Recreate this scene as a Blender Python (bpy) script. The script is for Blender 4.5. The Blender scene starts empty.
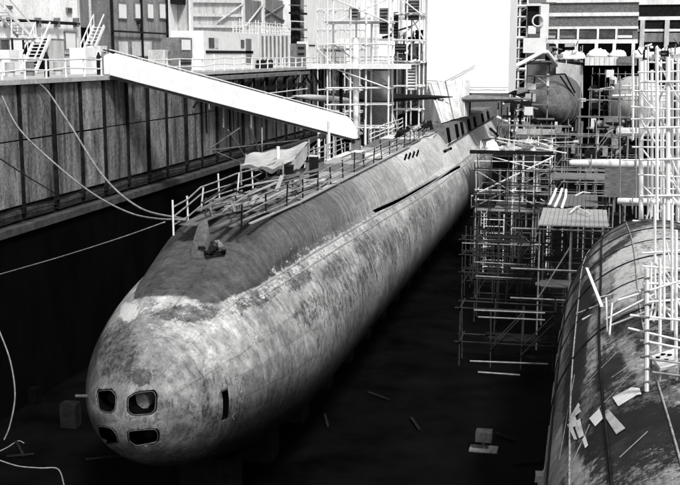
import bpy, bmesh, math, random
from mathutils import Vector, Matrix, noise
from mathutils.bvhtree import BVHTree
R = random.Random(7)
C = bpy.context.scene.collection
scene = bpy.context.scene

# ------------------------------------------------------------------ camera
FPX = 1100.0
BETA = math.atan(188 / FPX); ALPHA = math.atan(250 / FPX * math.cos(BETA))
CF = Vector((-math.sin(ALPHA) * math.cos(BETA), math.cos(ALPHA) * math.cos(BETA), -math.sin(BETA)))
CR = Vector((math.cos(ALPHA), math.sin(ALPHA), 0)); CU = CR.cross(CF)
def ray(x, y): return CF + CR * ((x - 340) / FPX) + CU * ((242.5 - y) / FPX)
def at(x, y, X=None, Y=None, Z=None):
    d = ray(x, y)
    t = X / d.x if X is not None else (Y / d.y if Y is not None else Z / d.z)
    return d * t
def proj(p):
    d = p.dot(CF)
    return 340 + FPX * p.dot(CR) / d, 242.5 - FPX * p.dot(CU) / d
cam = bpy.data.cameras.new('camera'); camo = bpy.data.objects.new('camera', cam); C.objects.link(camo)
camo.rotation_euler = (math.pi / 2 - BETA, 0, ALPHA)
cam.lens = FPX / 680 * 36; cam.sensor_width = 36; cam.clip_end = 3000; cam.clip_start = 0.5
scene.camera = camo

# ------------------------------------------------------------------ materials
def nn(nt, t, **k):
    n = nt.nodes.new(t)
    for a, b in k.items(): setattr(n, a, b)
    return n
def mat(name, lo, hi=None, scale=1.5, stretch=(1, 1, 1), detail=8, rough=0.85, bump=0.0, contrast=1.0, fine=0.0, metal=0.0, rust=0.0, spec=.2):
    m = bpy.data.materials.new(name); m.use_nodes = True; nt = m.node_tree; L = nt.links
    bs = nt.nodes['Principled BSDF']; bs.inputs['Roughness'].default_value = rough
    bs.inputs['Metallic'].default_value = metal
    bs.inputs['Specular IOR Level'].default_value = spec if max(lo, hi or 0) > .06 else .03
    if hi is None: hi = lo
    tc = nn(nt, 'ShaderNodeTexCoord'); mp = nn(nt, 'ShaderNodeMapping'); mp.inputs['Scale'].default_value = stretch
    L.new(tc.outputs['Object'], mp.inputs[0])
    no = nn(nt, 'ShaderNodeTexNoise'); no.inputs['Scale'].default_value = scale; no.inputs['Detail'].default_value = detail
    no.inputs['Roughness'].default_value = 0.65
    L.new(mp.outputs[0], no.inputs['Vector'])
    mr = nn(nt, 'ShaderNodeMapRange'); L.new(no.outputs[0], mr.inputs[0])
    h = 0.22 / contrast
    mr.inputs[1].default_value = 0.5 - h; mr.inputs[2].default_value = 0.5 + h
    mr.inputs[3].default_value = lo; mr.inputs[4].default_value = hi
    out = mr.outputs[0]
    if fine:
        n2 = nn(nt, 'ShaderNodeTexNoise'); n2.inputs['Scale'].default_value = scale * 9; n2.inputs['Detail'].default_value = 4
        L.new(tc.outputs['Object'], n2.inputs['Vector'])
        m2 = nn(nt, 'ShaderNodeMapRange'); L.new(n2.outputs[0], m2.inputs[0])
        m2.inputs[1].default_value = .3; m2.inputs[2].default_value = .7
        m2.inputs[3].default_value = 1 - fine; m2.inputs[4].default_value = 1 + fine
        mu = nn(nt, 'ShaderNodeMath', operation='MULTIPLY'); L.new(out, mu.inputs[0]); L.new(m2.outputs[0], mu.inputs[1]); out = mu.outputs[0]
    if rust:
        n3 = nn(nt, 'ShaderNodeTexNoise'); n3.inputs['Scale'].default_value = scale * 2.3; n3.inputs['Detail'].default_value = 10; n3.inputs['Roughness'].default_value = .75
        L.new(mp.outputs[0], n3.inputs['Vector'])
        m3 = nn(nt, 'ShaderNodeMapRange'); L.new(n3.outputs[0], m3.inputs[0])
        m3.inputs[1].default_value = .56; m3.inputs[2].default_value = .62; m3.inputs[3].default_value = 0; m3.inputs[4].default_value = rust
        mx = nn(nt, 'ShaderNodeMix', data_type='FLOAT'); L.new(m3.outputs[0], mx.inputs[0]); L.new(out, mx.inputs[2]); mx.inputs[3].default_value = .04; out = mx.outputs[0]
    L.new(out, bs.inputs['Base Color'])
    if bump:
        b = nn(nt, 'ShaderNodeBump'); b.inputs['Strength'].default_value = bump; b.inputs['Distance'].default_value = 0.05
        L.new(no.outputs[0], b.inputs['Height']); L.new(b.outputs[0], bs.inputs['Normal'])
    return m
M = {}
M['floor'] = mat('shaded_dock_floor', .0006, .004, .35, contrast=1.4, rough=.7, bump=.4)  # near-black: shadow of the dock bottom put into the colour
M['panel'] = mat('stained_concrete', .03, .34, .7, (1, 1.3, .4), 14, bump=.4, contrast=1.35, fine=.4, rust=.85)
M['paneld'] = mat('shaded_concrete', .012, .16, .8, (1, 1.5, .35), 14, bump=.4, contrast=1.3, fine=.4, rust=.9)  # darker panels, shade on the far part of the wall painted in
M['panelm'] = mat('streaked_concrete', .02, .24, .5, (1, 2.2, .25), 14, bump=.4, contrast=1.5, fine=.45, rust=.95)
M['rib'] = mat('wall_rib', .004, .025, 2)
M['ledge'] = mat('ledge_concrete', .02, .10, 1.2, fine=.4, rust=.6)
M['lowwall'] = mat('shaded_lower_wall', .001, .003, .5, (1, 1, .4), contrast=1.4)  # near-black: shade below the ledge put into the colour
M['quay'] = mat('quay_concrete', .3, .55, .4, fine=.2)
M['white'] = mat('white_paint', .72, .93, 1.2, fine=.1, rough=.6, rust=.12)
M['white2'] = mat('chipped_white_paint', .5, .88, 2.2, fine=.15, rust=.8)
M['tube'] = mat('galvanised_tube', .65, .9, 3, rough=.5, rust=.35)
M['tubeg'] = mat('weathered_tube', .12, .4, 3, rough=.6, rust=.4)
M['tubed'] = mat('shaded_tube', .012, .06, 3, rough=.8)  # tube darkened so the shade deep in the dock is in its colour
M['wood'] = mat('weathered_plank', .22, .5, 3, (1, 4, 4), fine=.2, rust=.3)
M['woodl'] = mat('pale_plank', .5, .8, 3, (1, 3, 3), fine=.12)
M['woodd'] = mat('dirty_plank', .06, .22, 2, (1, 4, 4), rust=.5)
M['dark'] = mat('dark_recess', .001, .004, 2)
M['black'] = mat('black_steel', .006, .022, 2, rough=.6)
M['steel'] = mat('grey_steel', .1, .25, 1.5, fine=.2, rust=.6)
M['canvas'] = mat('canvas_sheet', .3, .6, 1.6, bump=.4, fine=.1)
M['sheet'] = mat('white_sheeting', .93, .97, .6, bump=.2, rough=.7)
M['clad'] = mat('pale_cladding', .34, .7, .8, (1, 1, .3), fine=.2, rust=.3)
M['cladg'] = mat('grey_cladding', .1, .28, .8, (1, 1, .3), fine=.25, rust=.3)
M['cladw'] = mat('white_cladding', .6, .92, .8, (1, 1, .3), fine=.15, rust=.25)
M['glass'] = mat('window_glass', .03, .12, 1, rough=.2)
M['glassw'] = mat('bright_window', .75, .9, 1, rough=.3)
M['rubber'] = mat('rope_fibre', .2, .4, 6)
def brick_mat():
    m = bpy.data.materials.new('dark_brick'); m.use_nodes = True; nt = m.node_tree; L = nt.links
    bs = nt.nodes['Principled BSDF']; bs.inputs['Roughness'].default_value = .9
    tc = nn(nt, 'ShaderNodeTexCoord'); sp = nn(nt, 'ShaderNodeSeparateXYZ'); cb = nn(nt, 'ShaderNodeCombineXYZ')
    L.new(tc.outputs['Object'], sp.inputs[0]); L.new(sp.outputs[0], cb.inputs[0]); L.new(sp.outputs[2], cb.inputs[1])
    br = nn(nt, 'ShaderNodeTexBrick'); L.new(cb.outputs[0], br.inputs['Vector'])
    br.inputs['Scale'].default_value = 1.4; br.inputs['Mortar Size'].default_value = .03
    br.inputs['Color1'].default_value = (.05, .05, .05, 1); br.inputs['Color2'].default_value = (.16, .16, .16, 1); br.inputs['Mortar'].default_value = (.2, .2, .2, 1)
    L.new(br.outputs[0], bs.inputs['Base Color'])
    return m
M['brick'] = brick_mat()

# hull paint and baked-in shade: vertex attribute 'tone' (R base tone, G flake amount, B casing streaks) and UV in metres
def hull_mat(name, streak=1.0, dark_mul=.26, bare=.74, plates=.25, soft=1.0):
    m = bpy.data.materials.new(name); m.use_nodes = True; nt = m.node_tree; L = nt.links
    bs = nt.nodes['Principled BSDF']; bs.inputs['Roughness'].default_value = .7; bs.inputs['Specular IOR Level'].default_value = .15
    at_ = nn(nt, 'ShaderNodeAttribute', attribute_name='tone'); sp = nn(nt, 'ShaderNodeSeparateColor'); L.new(at_.outputs['Color'], sp.inputs[0])
    lt = nn(nt, 'ShaderNodeAttribute', attribute_name='light'); sl = nn(nt, 'ShaderNodeSeparateColor'); L.new(lt.outputs['Color'], sl.inputs[0])
    uv = nn(nt, 'ShaderNodeUVMap', uv_map='UVMap'); tc = nn(nt, 'ShaderNodeTexCoord')
    def noi(scale, st, det=8, ro=.65, off=0, src=None):
        mp = nn(nt, 'ShaderNodeMapping'); mp.inputs['Scale'].default_value = st; mp.inputs['Location'].default_value = (off, off * 2, off); L.new(src or tc.outputs['Object'], mp.inputs[0])
        n = nn(nt, 'ShaderNodeTexNoise'); n.inputs['Scale'].default_value = scale; n.inputs['Detail'].default_value = det; n.inputs['Roughness'].default_value = ro
        L.new(mp.outputs[0], n.inputs['Vector']); return n.outputs[0]
    def mr(i, a, b, c, d):
        n = nn(nt, 'ShaderNodeMapRange'); L.new(i, n.inputs[0])
        for k, v in zip((1, 2, 3, 4), (a, b, c, d)):
            if hasattr(v, 'links'): L.new(v, n.inputs[k])
            else: n.inputs[k].default_value = v
        return n.outputs[0]
    def ma(op, a, b):
        n = nn(nt, 'ShaderNodeMath', operation=op)
        for k, v in enumerate((a, b)):
            if hasattr(v, 'links'): L.new(v, n.inputs[k])
            else: n.inputs[k].default_value = v
        return n.outputs[0]
    def mix(f, a, b):
        n = nn(nt, 'ShaderNodeMix', data_type='FLOAT')
        for k, v in ((0, f), (2, a), (3, b)):
            if hasattr(v, 'links'): L.new(v, n.inputs[k])
            else: n.inputs[k].default_value = v
        return n.outputs[0]
    U = uv.outputs[0]
    Rr, G, B, W = sp.outputs[0], sp.outputs[1], sp.outputs[2], sl.outputs[0]
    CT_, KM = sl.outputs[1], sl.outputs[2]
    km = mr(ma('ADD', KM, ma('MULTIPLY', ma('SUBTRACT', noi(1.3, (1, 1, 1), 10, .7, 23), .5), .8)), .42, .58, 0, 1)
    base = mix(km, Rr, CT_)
    base = ma('MULTIPLY', base, mix(km, mr(noi(.45, (1, 1, 1), 6), .32, .68, .65, 1.3), 1.0))
    base = ma('MULTIPLY', base, mr(noi(3.0, (1, 1, .7), 10, .75, 3), .33, .67, .55, 1.4))
    base = ma('MULTIPLY', base, mr(noi(14, (1, 1, 1), 4, .7, 8), .3, .7, .8, 1.2))
    # casing: thin transverse streaks, hull: run-off streaks
    st = mr(noi(1.0, (9, .3, 1), 8, .7, 9, U), .36, .64, .55, 1.3)
    base = ma('MULTIPLY', base, mix(ma('MULTIPLY', km, B), 1.0, st))
    st2 = mr(noi(1.6, (1.6, .45, 1), 9, .75, 17, U), .35, .66, .6, 1.25)
    base = ma('MULTIPLY', base, mix(B, mix(streak, 1.0, st2), 1.0))
    # plate to plate differences
    sy = nn(nt, 'ShaderNodeSeparateXYZ'); L.new(U, sy.inputs[0]); cb = nn(nt, 'ShaderNodeCombineXYZ')
    L.new(ma('FLOOR', ma('DIVIDE', ma('ADD', sy.outputs[0], 1000.0), 3.1), 0), cb.inputs[0]); L.new(ma('FLOOR', ma('DIVIDE', ma('ADD', sy.outputs[1], 1000.0), 1.175), 0), cb.inputs[1])
    wn = nn(nt, 'ShaderNodeTexWhiteNoise', noise_dimensions='3D'); L.new(cb.outputs[0], wn.inputs[0])
    base = ma('MULTIPLY', base, mr(wn.outputs[0], 0, 1, 1 - .6 * plates, 1 + .35 * plates))
    # dark flaking: coverage G
    n1 = ma('ADD', ma('MULTIPLY', noi(1.7, (1.5, 1.2, .7), 14, .78, 31), .6), ma('MULTIPLY', noi(8, (1.3, 1, .6), 6, .75, 37), .4))
    fm = mr(ma('SUBTRACT', mr(G, 0, 1, .36, .66), n1), -.008 * soft, .012 * soft, 0, 1)
    base = mix(fm, base, ma('ADD', ma('MULTIPLY', base, mr(noi(2.4, (1, 1, 1), 6, .7, 91), .35, .65, dark_mul * .5, dark_mul * 2.2)), .008))
    # light bare patches: coverage W
    n2 = ma('ADD', ma('MULTIPLY', noi(1.6, (1.2, .8, 1.2), 14, .75, 71), .6), ma('MULTIPLY', noi(8, (1, .8, 1), 6, .7, 57), .4))
    lm = mr(ma('SUBTRACT', mr(W, 0, 1, .36, .66), n2), -.008 * soft, .012 * soft, 0, .9)
    base = mix(lm, base, mr(noi(9, (1, 1, 1), 3, .6, 12), .3, .7, bare * .68, bare))
    # weld seams
    sx = nn(nt, 'ShaderNodeSeparateXYZ'); L.new(U, sx.inputs[0])
    wob = ma('MULTIPLY', noi(.8, (1, 1, 1), 3, .5, 5, U), .3)
    def seam(c, period, w):
        x = ma('ADD', c, wob); x = ma('MODULO', ma('ADD', x, 1000.0), period); x = ma('ABSOLUTE', ma('SUBTRACT', x, period / 2), 0)
        return mr(x, 0, w, .8, 0)
    se = ma('MAXIMUM', seam(sx.outputs[0], 3.1, .05), seam(sx.outputs[1], 2.35, .045))
    se = ma('MULTIPLY', se, mr(noi(1.5, (1, 1, 1), 4, .6, 44), .38, .58, .15, 1))
    base = mix(ma('MULTIPLY', se, mix(B, 1.0, .2)), base, ma('MULTIPLY', base, .4))
    L.new(base, bs.inputs['Base Color'])
    bp = nn(nt, 'ShaderNodeBump'); bp.inputs['Strength'].default_value = .5; bp.inputs['Distance'].default_value = .05
    L.new(ma('SUBTRACT', noi(1.6, (1, 1, 1), 10, .65, 2), ma('MULTIPLY', ma('ADD', fm, se), .3)), bp.inputs['Height']); L.new(bp.outputs[0], bs.inputs['Normal'])
    return m
M['hull'] = hull_mat('flaking_hull_paint', 1.0, .24, .66, .35, 2.6)
M['hull2'] = hull_mat('patched_hull_paint', .3, .035, .66, 1.1, 4.5)
M['hullg'] = mat('dull_hull_paint', .05, .2, .8, (1, 1, .6), bump=.3, fine=.35, rust=.7)
M['strake'] = mat('worn_strake', .12, .5, 3, fine=.3, rust=.8)
M['rim'] = mat('grimy_rim', .03, .12, 5, fine=.4, rust=.6)

# ------------------------------------------------------------------ mesh helpers
class MB:
    def __init__(s): s.v = []; s.f = []
    def add(s, vs, fs):
        o = len(s.v); s.v += [Vector(v) for v in vs]; s.f += [[i + o for i in f] for f in fs]; return s
    def hexa(s, p):  # 8 pts: bottom 4, top 4
        return s.add(p, [(0, 3, 2, 1), (4, 5, 6, 7), (0, 1, 5, 4), (1, 2, 6, 5), (2, 3, 7, 6), (3, 0, 4, 7)])
    def box(s, x0, x1, y0, y1, z0, z1):
        return s.hexa([(x0, y0, z0), (x1, y0, z0), (x1, y1, z0), (x0, y1, z0), (x0, y0, z1), (x1, y0, z1), (x1, y1, z1), (x0, y1, z1)])
    def beam(s, a, b, w, h, up=(0, 0, 1)):
        a = Vector(a); b = Vector(b); d = (b - a).normalized(); u = Vector(up)
        if abs(d.dot(u)) > .98: u = Vector((0, 1, 0))
        sd = d.cross(u).normalized(); u = sd.cross(d)
        sd *= w / 2; u = u * h / 2
        return s.hexa([a - sd - u, a + sd - u, b + sd - u, b - sd - u, a - sd + u, a + sd + u, b + sd + u, b - sd + u])
    def path(s, pts, r, n=6, cap=True):
        pts = [Vector(p) for p in pts]; rings = []; o = len(s.v); prev = None
        for i, p in enumerate(pts):
            d = (pts[min(i + 1, len(pts) - 1)] - pts[max(i - 1, 0)]).normalized()
            if prev is None:
                u = Vector((0, 0, 1)) if abs(d.z) < .9 else Vector((1, 0, 0))
            else: u = prev
            sd = d.cross(u).normalized(); u = sd.cross(d); prev = u
            rr = r[i] if isinstance(r, (list, tuple)) else r
            for k in range(n):
                a = 2 * math.pi * k / n; s.v.append(p + (sd * math.cos(a) + u * math.sin(a)) * rr)
        for i in range(len(pts) - 1):
            for k in range(n):
                k2 = (k + 1) % n; s.f.append([o + i * n + k, o + i * n + k2, o + (i + 1) * n + k2, o + (i + 1) * n + k])
        if cap:
            s.f.append([o + k for k in range(n)][::-1]); e = o + (len(pts) - 1) * n; s.f.append([e + k for k in range(n)])
        return s
    def tube(s, a, b, r, n=6): return s.path([a, b], r, n)
    def grid(s, P, closed=False):
        o = len(s.v); nr = len(P); nc = len(P[0])
        for row in P: s.v += [Vector(p) for p in row]
        for i in range(nr - 1):
            for j in range(nc if closed else nc - 1):
                j2 = (j + 1) % nc; s.f.append([o + i * nc + j, o + i * nc + j2, o + (i + 1) * nc + j2, o + (i + 1) * nc + j])
        return s
    def build(s, name, m, parent=None, smooth=False, base=None):
        off = parent['_w'] if parent is not None and '_w' in parent else (0, 0, 0)
        off = Vector(off)
        if parent is None and base is not None: off = Vector(base)
        me = bpy.data.meshes.new(name); me.from_pydata([v - off for v in s.v], [], s.f); me.update()
        bm = bmesh.new(); bm.from_mesh(me); bmesh.ops.recalc_face_normals(bm, faces=bm.faces); bm.to_mesh(me); bm.free()
        if smooth: me.shade_smooth()
        me.materials.append(M[m] if isinstance(m, str) else m)
        o = bpy.data.objects.new(name, me); C.objects.link(o)
        if parent is not None: o.parent = parent; o['_w'] = tuple(off)
        elif base is not None: o.location = off; o['_w'] = tuple(off)
        return o
def thing(name, label, cat, loc, group=None):
    o = bpy.data.objects.new(name, None); C.objects.link(o); o.location = loc; o['_w'] = tuple(loc)
    o.empty_display_size = .3
    o['label'] = label; o['category'] = cat
    if group: o['group'] = group
    return o
def tag(o, label, cat, group=None):
    o['label'] = label; o['category'] = cat
    if group: o['group'] = group
    return o
def struct(o): o['kind'] = 'structure'; return o
def jit(a): return R.uniform(-a, a)

WX = -31.0; FLOOR = -19.6; QZ = -1.4
# ------------------------------------------------------------------ setting
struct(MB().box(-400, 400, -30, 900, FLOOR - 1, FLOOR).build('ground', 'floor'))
struct(MB().box(-260, WX - .45, -20, 330, FLOOR, QZ).build('quay', 'quay'))
struct(MB().box(-31.2, -1.2, 206, 330, FLOOR, QZ - .01).build('quay', 'quay'))
struct(MB().box(14.5, 200, 120, 330, FLOOR, QZ - .02).build('quay', 'quay'))
struct(MB().box(-1.2, 14.5, 216, 330, FLOOR, QZ - .03).build('quay', 'quay'))

# dock wall on the left
t = thing('dock_wall', 'long concrete dock wall in stained panels between dark upright ribs', 'wall', (WX, 60, FLOOR))
ribs = [19, 52, 80, 103, 127, 147, 166, 185]
ys = [at(x, 120, X=WX).y for x in ribs]
ys = [ys[0] - 3.6 * k for k in range(12, 0, -1)] + ys
while ys[-1] < 204: ys.append(ys[-1] + 3.7)
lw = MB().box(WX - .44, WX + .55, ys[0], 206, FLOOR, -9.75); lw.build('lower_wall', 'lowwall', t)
MB().box(WX - .44, WX + .75, ys[0], 206, -9.75, -9.35).build('ledge', 'ledge', t)
for a, b in zip(ys[:-1], ys[1:]):
    mb = MB(); x = jit(.04)
    mb.box(WX - .44, WX + x, a + .09, b - .09, -8.35, -4.78 + jit(.05)); mb.box(WX - .44, WX + x + jit(.03), a + .09, b - .09, -4.70, -1.68)
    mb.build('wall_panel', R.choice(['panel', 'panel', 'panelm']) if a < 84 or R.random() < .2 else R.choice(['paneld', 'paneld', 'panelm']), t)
    mb = MB(); mb.box(WX - .44, WX + .05, a + .3, b - .3, -9.2, -8.62); mb.build('lower_panel', 'ledge', t)
for i, a in enumerate(ys):
    mb = MB(); mb.beam((WX + .05, a, -8.9), (WX + .05, a, -1.64), .15 + .13 * (i % 2) + jit(.05), .25); mb.build('rib', 'rib', t)
MB().box(WX - .442, WX - .12, ys[0], 206, -9.34, -1.65).build('backing', 'rib', t)
MB().box(WX - .44, WX + .3, ys[0], 206, -1.64, -1.38).build('coping', 'quay', t)
mb = MB()
for z, r in ((-8.5, .05), (-9.05, .035), (-8.78, .03)):
    pts = [(WX + .3, y, z + .06 * math.sin(y * .9 + z * 5)) for y in [ys[0] + 2 * k for k in range(int((206 - ys[0]) / 2))]]
    mb.path(pts, r, 6)
tag(mb.build('service_pipe', 'black', None, base=(WX + .3, 60, -9)), 'dark service pipes running along the foot of the stained wall panels', 'pipe')

# dock end and right wall
t = thing('dock_wall', 'far end wall of the dock below the brick building', 'wall', (-16, 206, FLOOR))
MB().box(-31, -1.2, 205.6, 206, FLOOR, QZ).build('wall_face', 'woodd', t)
MB().box(-31, -1.2, 205.3, 206.2, QZ + .003, QZ + .35).build('coping', 'quay', t)
t = thing('dock_wall', 'right hand dock wall behind the white scaffold', 'wall', (14.5, 160, FLOOR))
MB().box(14.1, 14.5, 120, 216, FLOOR, QZ).build('wall_face', 'ledge', t)
MB().box(13.9, 14.8, 120, 216, QZ + .003, QZ + .35).build('coping', 'quay', t)

# ------------------------------------------------------------------ submarine in the middle
AX, AZ, HR, HL = -15.6, -12.7, 4.8, 16.0
Y0 = at(122, 420, X=AX).y
def sstep(a, b, x):
    x = max(0, min(1, (x - a) / (b - a))); return x * x * (3 - 2 * x)
KTAB = [(0, 60), (6, 57), (7.9, 51.7), (12.5, 49), (20, 46.8), (27.7, 44.4), (38, 40.5), (50, 36.7), (70, 34), (200, 33)]
def knuckle(s):
    for (a, b), (c, d) in zip(KTAB[:-1], KTAB[1:]):
        if s <= c: return b + (d - b) * (s - a) / (c - a)
    return KTAB[-1][1]
def section(s, n1=92, n2=26):
    u = min(s / HL, 1.0); r = HR * math.sqrt(max(0, 1 - (1 - u) ** 2)); c = sstep(3.5, 13.0, s); q = r / HR
    pts = []
    ka = math.radians(knuckle(s))
    for i in range(n1 + 1):   # from left knuckle down and round to right knuckle
        a = math.pi - ka + (math.pi + 2 * ka) * i / n1
        pts.append((r * math.cos(a), r * math.sin(a)))
    half = []
    K = Vector((HR * math.cos(ka), HR * math.sin(ka))); K2 = K + Vector((-.16, .06)); CT = Vector((min(2.95, K.x + .15), 4.95)); E_ = Vector((1.9, 5.44))
    for j in range(1, n2 + 1):
        w = j / n2; a = ka + (math.pi / 2 - ka) * w
        cp = Vector((HR * math.cos(a), HR * math.sin(a)))
        if w < .72:
            g = w / .72; p = K2 * (1 - g) ** 2 + CT * 2 * g * (1 - g) + E_ * g * g
            p += (Vector((.0, .0)))
        else:
            g = (w - .72) / .28; p = E_.lerp(Vector((0, 5.5)), g)
        half.append(cp.lerp(p, c) * q)
    for p in half: pts.append((p.x, p.y))
    for p in half[:-1][::-1]: pts.append((-p.x, p.y))
    return pts
def hull_build():
    S = [0.004]
    while S[-1] < 112:
        s = S[-1]; S.append(s + (.03 if s < .3 else .1 if s < 2 else .22 if s < 20 else .5 if s < 60 else 1.2))
    rows = [[(AX + p[0], Y0 + s, AZ + p[1]) for p in section(s)] for s in S]
    mb = MB(); mb.grid(rows, closed=True); n = len(rows[0])
    mb.f.append(list(range(n))); mb.f.append([(len(rows) - 1) * n + k for k in range(n)][::-1])
    return mb
hm = hull_build()
bvh = BVHTree.FromPolygons([tuple(v) for v in hm.v], hm.f)
def hit(x, y, b=None):
    cx, cy = (170, 380) if (b is None or b is bvh) and x < 240 else ((430, 170) if (b is None or b is bvh) else (640, 400))
    for _ in range(40):
        p, n, i, d = (b or bvh).ray_cast(Vector((0, 0, 0)), ray(x, y).normalized())
        if p is not None: break
        x += (cx - x) * .03; y += (cy - y) * .03
    if p is not None and n.dot(ray(x, y)) > 0: n = -n
    return p, n
sub = thing('submarine', 'large submarine with flaking pale hull and four torpedo openings in its rounded bow', 'submarine', (AX, Y0 + 30, FLOOR + 1.5))
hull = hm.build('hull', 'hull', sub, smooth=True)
hull.data.materials.append(M['dark'])
# cutters
cut = MB()
holes = [[(97, 391), (111, 390), (116, 396), (115, 409), (110, 413), (99, 410)],
         [(128, 398), (136, 393), (153, 391), (156, 396), (155, 410), (150, 414), (133, 415), (128, 411)],
         [(98, 426), (111, 428), (116, 434), (118, 443), (105, 444), (100, 436)],
         [(128, 431), (155, 429), (158, 434), (157, 442), (136, 446), (129, 441)]]
rimpts = []
for h in holes:
    for _ in range(2):      # round the corners
        h = [q for a_, b_ in zip(h, h[1:] + h[:1]) for q in ((a_[0] * .86 + b_[0] * .14, a_[1] * .86 + b_[1] * .14), (a_[0] * .14 + b_[0] * .86, a_[1] * .14 + b_[1] * .86))]
    pts = [hit(x, y)[0] for x, y in h]; k = len(pts); rimpts.append(pts)
    o = len(cut.v); y1 = max(p.y for p in pts)
    cen = sum((p for p in pts), Vector()) / k
    for p in pts: cut.v.append(Vector((p.x, p.y - 1.2, p.z)))
    for p in pts: cut.v.append(Vector((p.x + (p.x - cen.x) * .25, y1 + 1.3, p.z + (p.z - cen.z) * .25)))
    cut.f.append([o + i for i in range(k)]); cut.f.append([o + k + i for i in range(k)][::-1])
    for i in range(k):
        j = (i + 1) % k; cut.f.append([o + i, o + j, o + k + j, o + k + i])
def slot(x0, y0, x1, y1, w, dep=.35):
    a, n = hit(x0, y0); b, n2 = hit(x1, y1)
    n = (n + n2).normalized(); d = (b - a).normalized(); sd = d.cross(n).normalized() * w / 2
    cut.hexa([a - sd - n * dep, a + sd - n * dep, b + sd - n * dep, b - sd - n * dep, a - sd + n * .4, a + sd + n * .4, b + sd + n * .4, b - sd + n * .4])
slot(225, 391, 225, 419, .34, .6)
for x in (405.5, 409.5, 413.5, 417.5): slot(x - 1, 160.5 - (x - 405) * .32, x + 1.2, 154 - (x - 405) * .32, .16)
for x, y in ((448, 150), ): slot(x - 4, y + 2, x + 4, y - 2, .25)
pl = [(374, 211.5), (390, 204.5), (405, 197.5), (420, 189), (435, 180.5), (450, 172), (460, 166.5)]
for a, b in zip(pl[:-1], pl[1:]): slot(a[0], a[1], b[0] , b[1], .22, .3)
cutter = cut.build('cutter', 'dark'); cutter.data.materials.clear(); cutter.data.materials.append(M['dark'])
def boolean(o, c):
    md = o.modifiers.new('b', 'BOOLEAN'); md.operation = 'DIFFERENCE'; md.object = c; md.solver = 'EXACT'; md.use_self = True
    try: md.material_mode = 'TRANSFER'
    except Exception: pass
    o.location = o.location
    bpy.context.view_layer.update()
    dg = bpy.context.evaluated_depsgraph_get()
    me = bpy.data.meshes.new_from_object(o.evaluated_get(dg)); o.modifiers.clear(); o.data = me
boolean(hull, cutter)
bpy.data.objects.remove(cutter)

def blob(px, py, b):
    x, y, rx, ry, rot = b[:5]; dx = px - x; dy = py - y; a = math.radians(rot)
    u = (dx * math.cos(a) + dy * math.sin(a)) / rx; v = (-dx * math.sin(a) + dy * math.cos(a)) / ry
    return u * u + v * v
def paint(o, fn, ax, az, y0):
    me = o.data
    off = Vector(o['_w'])
    while me.uv_layers: me.uv_layers.remove(me.uv_layers[0])
    uv = me.uv_layers.new(name='UVMap'); ca = me.color_attributes.new('tone', 'FLOAT_COLOR', 'POINT'); cl = me.color_attributes.new('light', 'FLOAT_COLOR', 'POINT')
    ang = []
    for i, v in enumerate(me.vertices):
        w = v.co + off; a = math.degrees(math.atan2(w.z - az, w.x - ax)); ang.append(a)
        rgb = fn(w, a, w.y - y0); ca.data[i].color = (rgb[0], rgb[1], rgb[2], 1); cl.data[i].color = (rgb[3], rgb[4] if len(rgb) > 4 else 0, rgb[5] if len(rgb) > 5 else 0, 1)
    for p in me.polygons:
        aa = [ang[me.loops[l].vertex_index] for l in p.loop_indices]
        wrap = max(aa) - min(aa) > 180
        for l, a in zip(p.loop_indices, aa):
            if wrap and a < 0: a += 360
            w = me.vertices[me.loops[l].vertex_index].co + off
            uv.data[l].uv = (w.y, math.radians(a) * 4.8)
def n3(w, s, o=0): return noise.fractal(Vector((w.x * s + o, w.y * s + o * .7, w.z * s)), 1.0, 2.0, 4)
# paint areas given in photo pixels: x, y, rx, ry, rotation, darkening, lightening
BL1 = [(188, 313, 34, 9, -4, .66, .1), (152, 305, 18, 6, -10, .25, .45), (255, 300, 26, 7, -20, .52, .3), (116, 345, 22, 28, 25, .45, 0), (128, 370, 24, 10, 12, .45, .1),
       (142, 378, 10, 8, 0, .74, .1), (113, 376, 12, 6, 25, .5, .1), (222, 400, 26, 26, 0, .40, .1),
       (128, 312, 9, 10, 0, .05, .8), (165, 328, 34, 4, 3, .1, .22), (225, 345, 45, 20, -20, .2, .24), (215, 299, 30, 4, -6, .2, .6), (160, 297, 22, 3, -4, .1, .5), (190, 420, 40, 22, 0, .34, .04), (300, 282, 16, 7, -35, .62, .1), (262, 302, 10, 5, -30, .6, .2), (335, 268, 14, 10, -35, .58, .1), (310, 310, 18, 12, -30, .5, .1), (365, 245, 12, 9, -35, .55, .1)]
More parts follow.
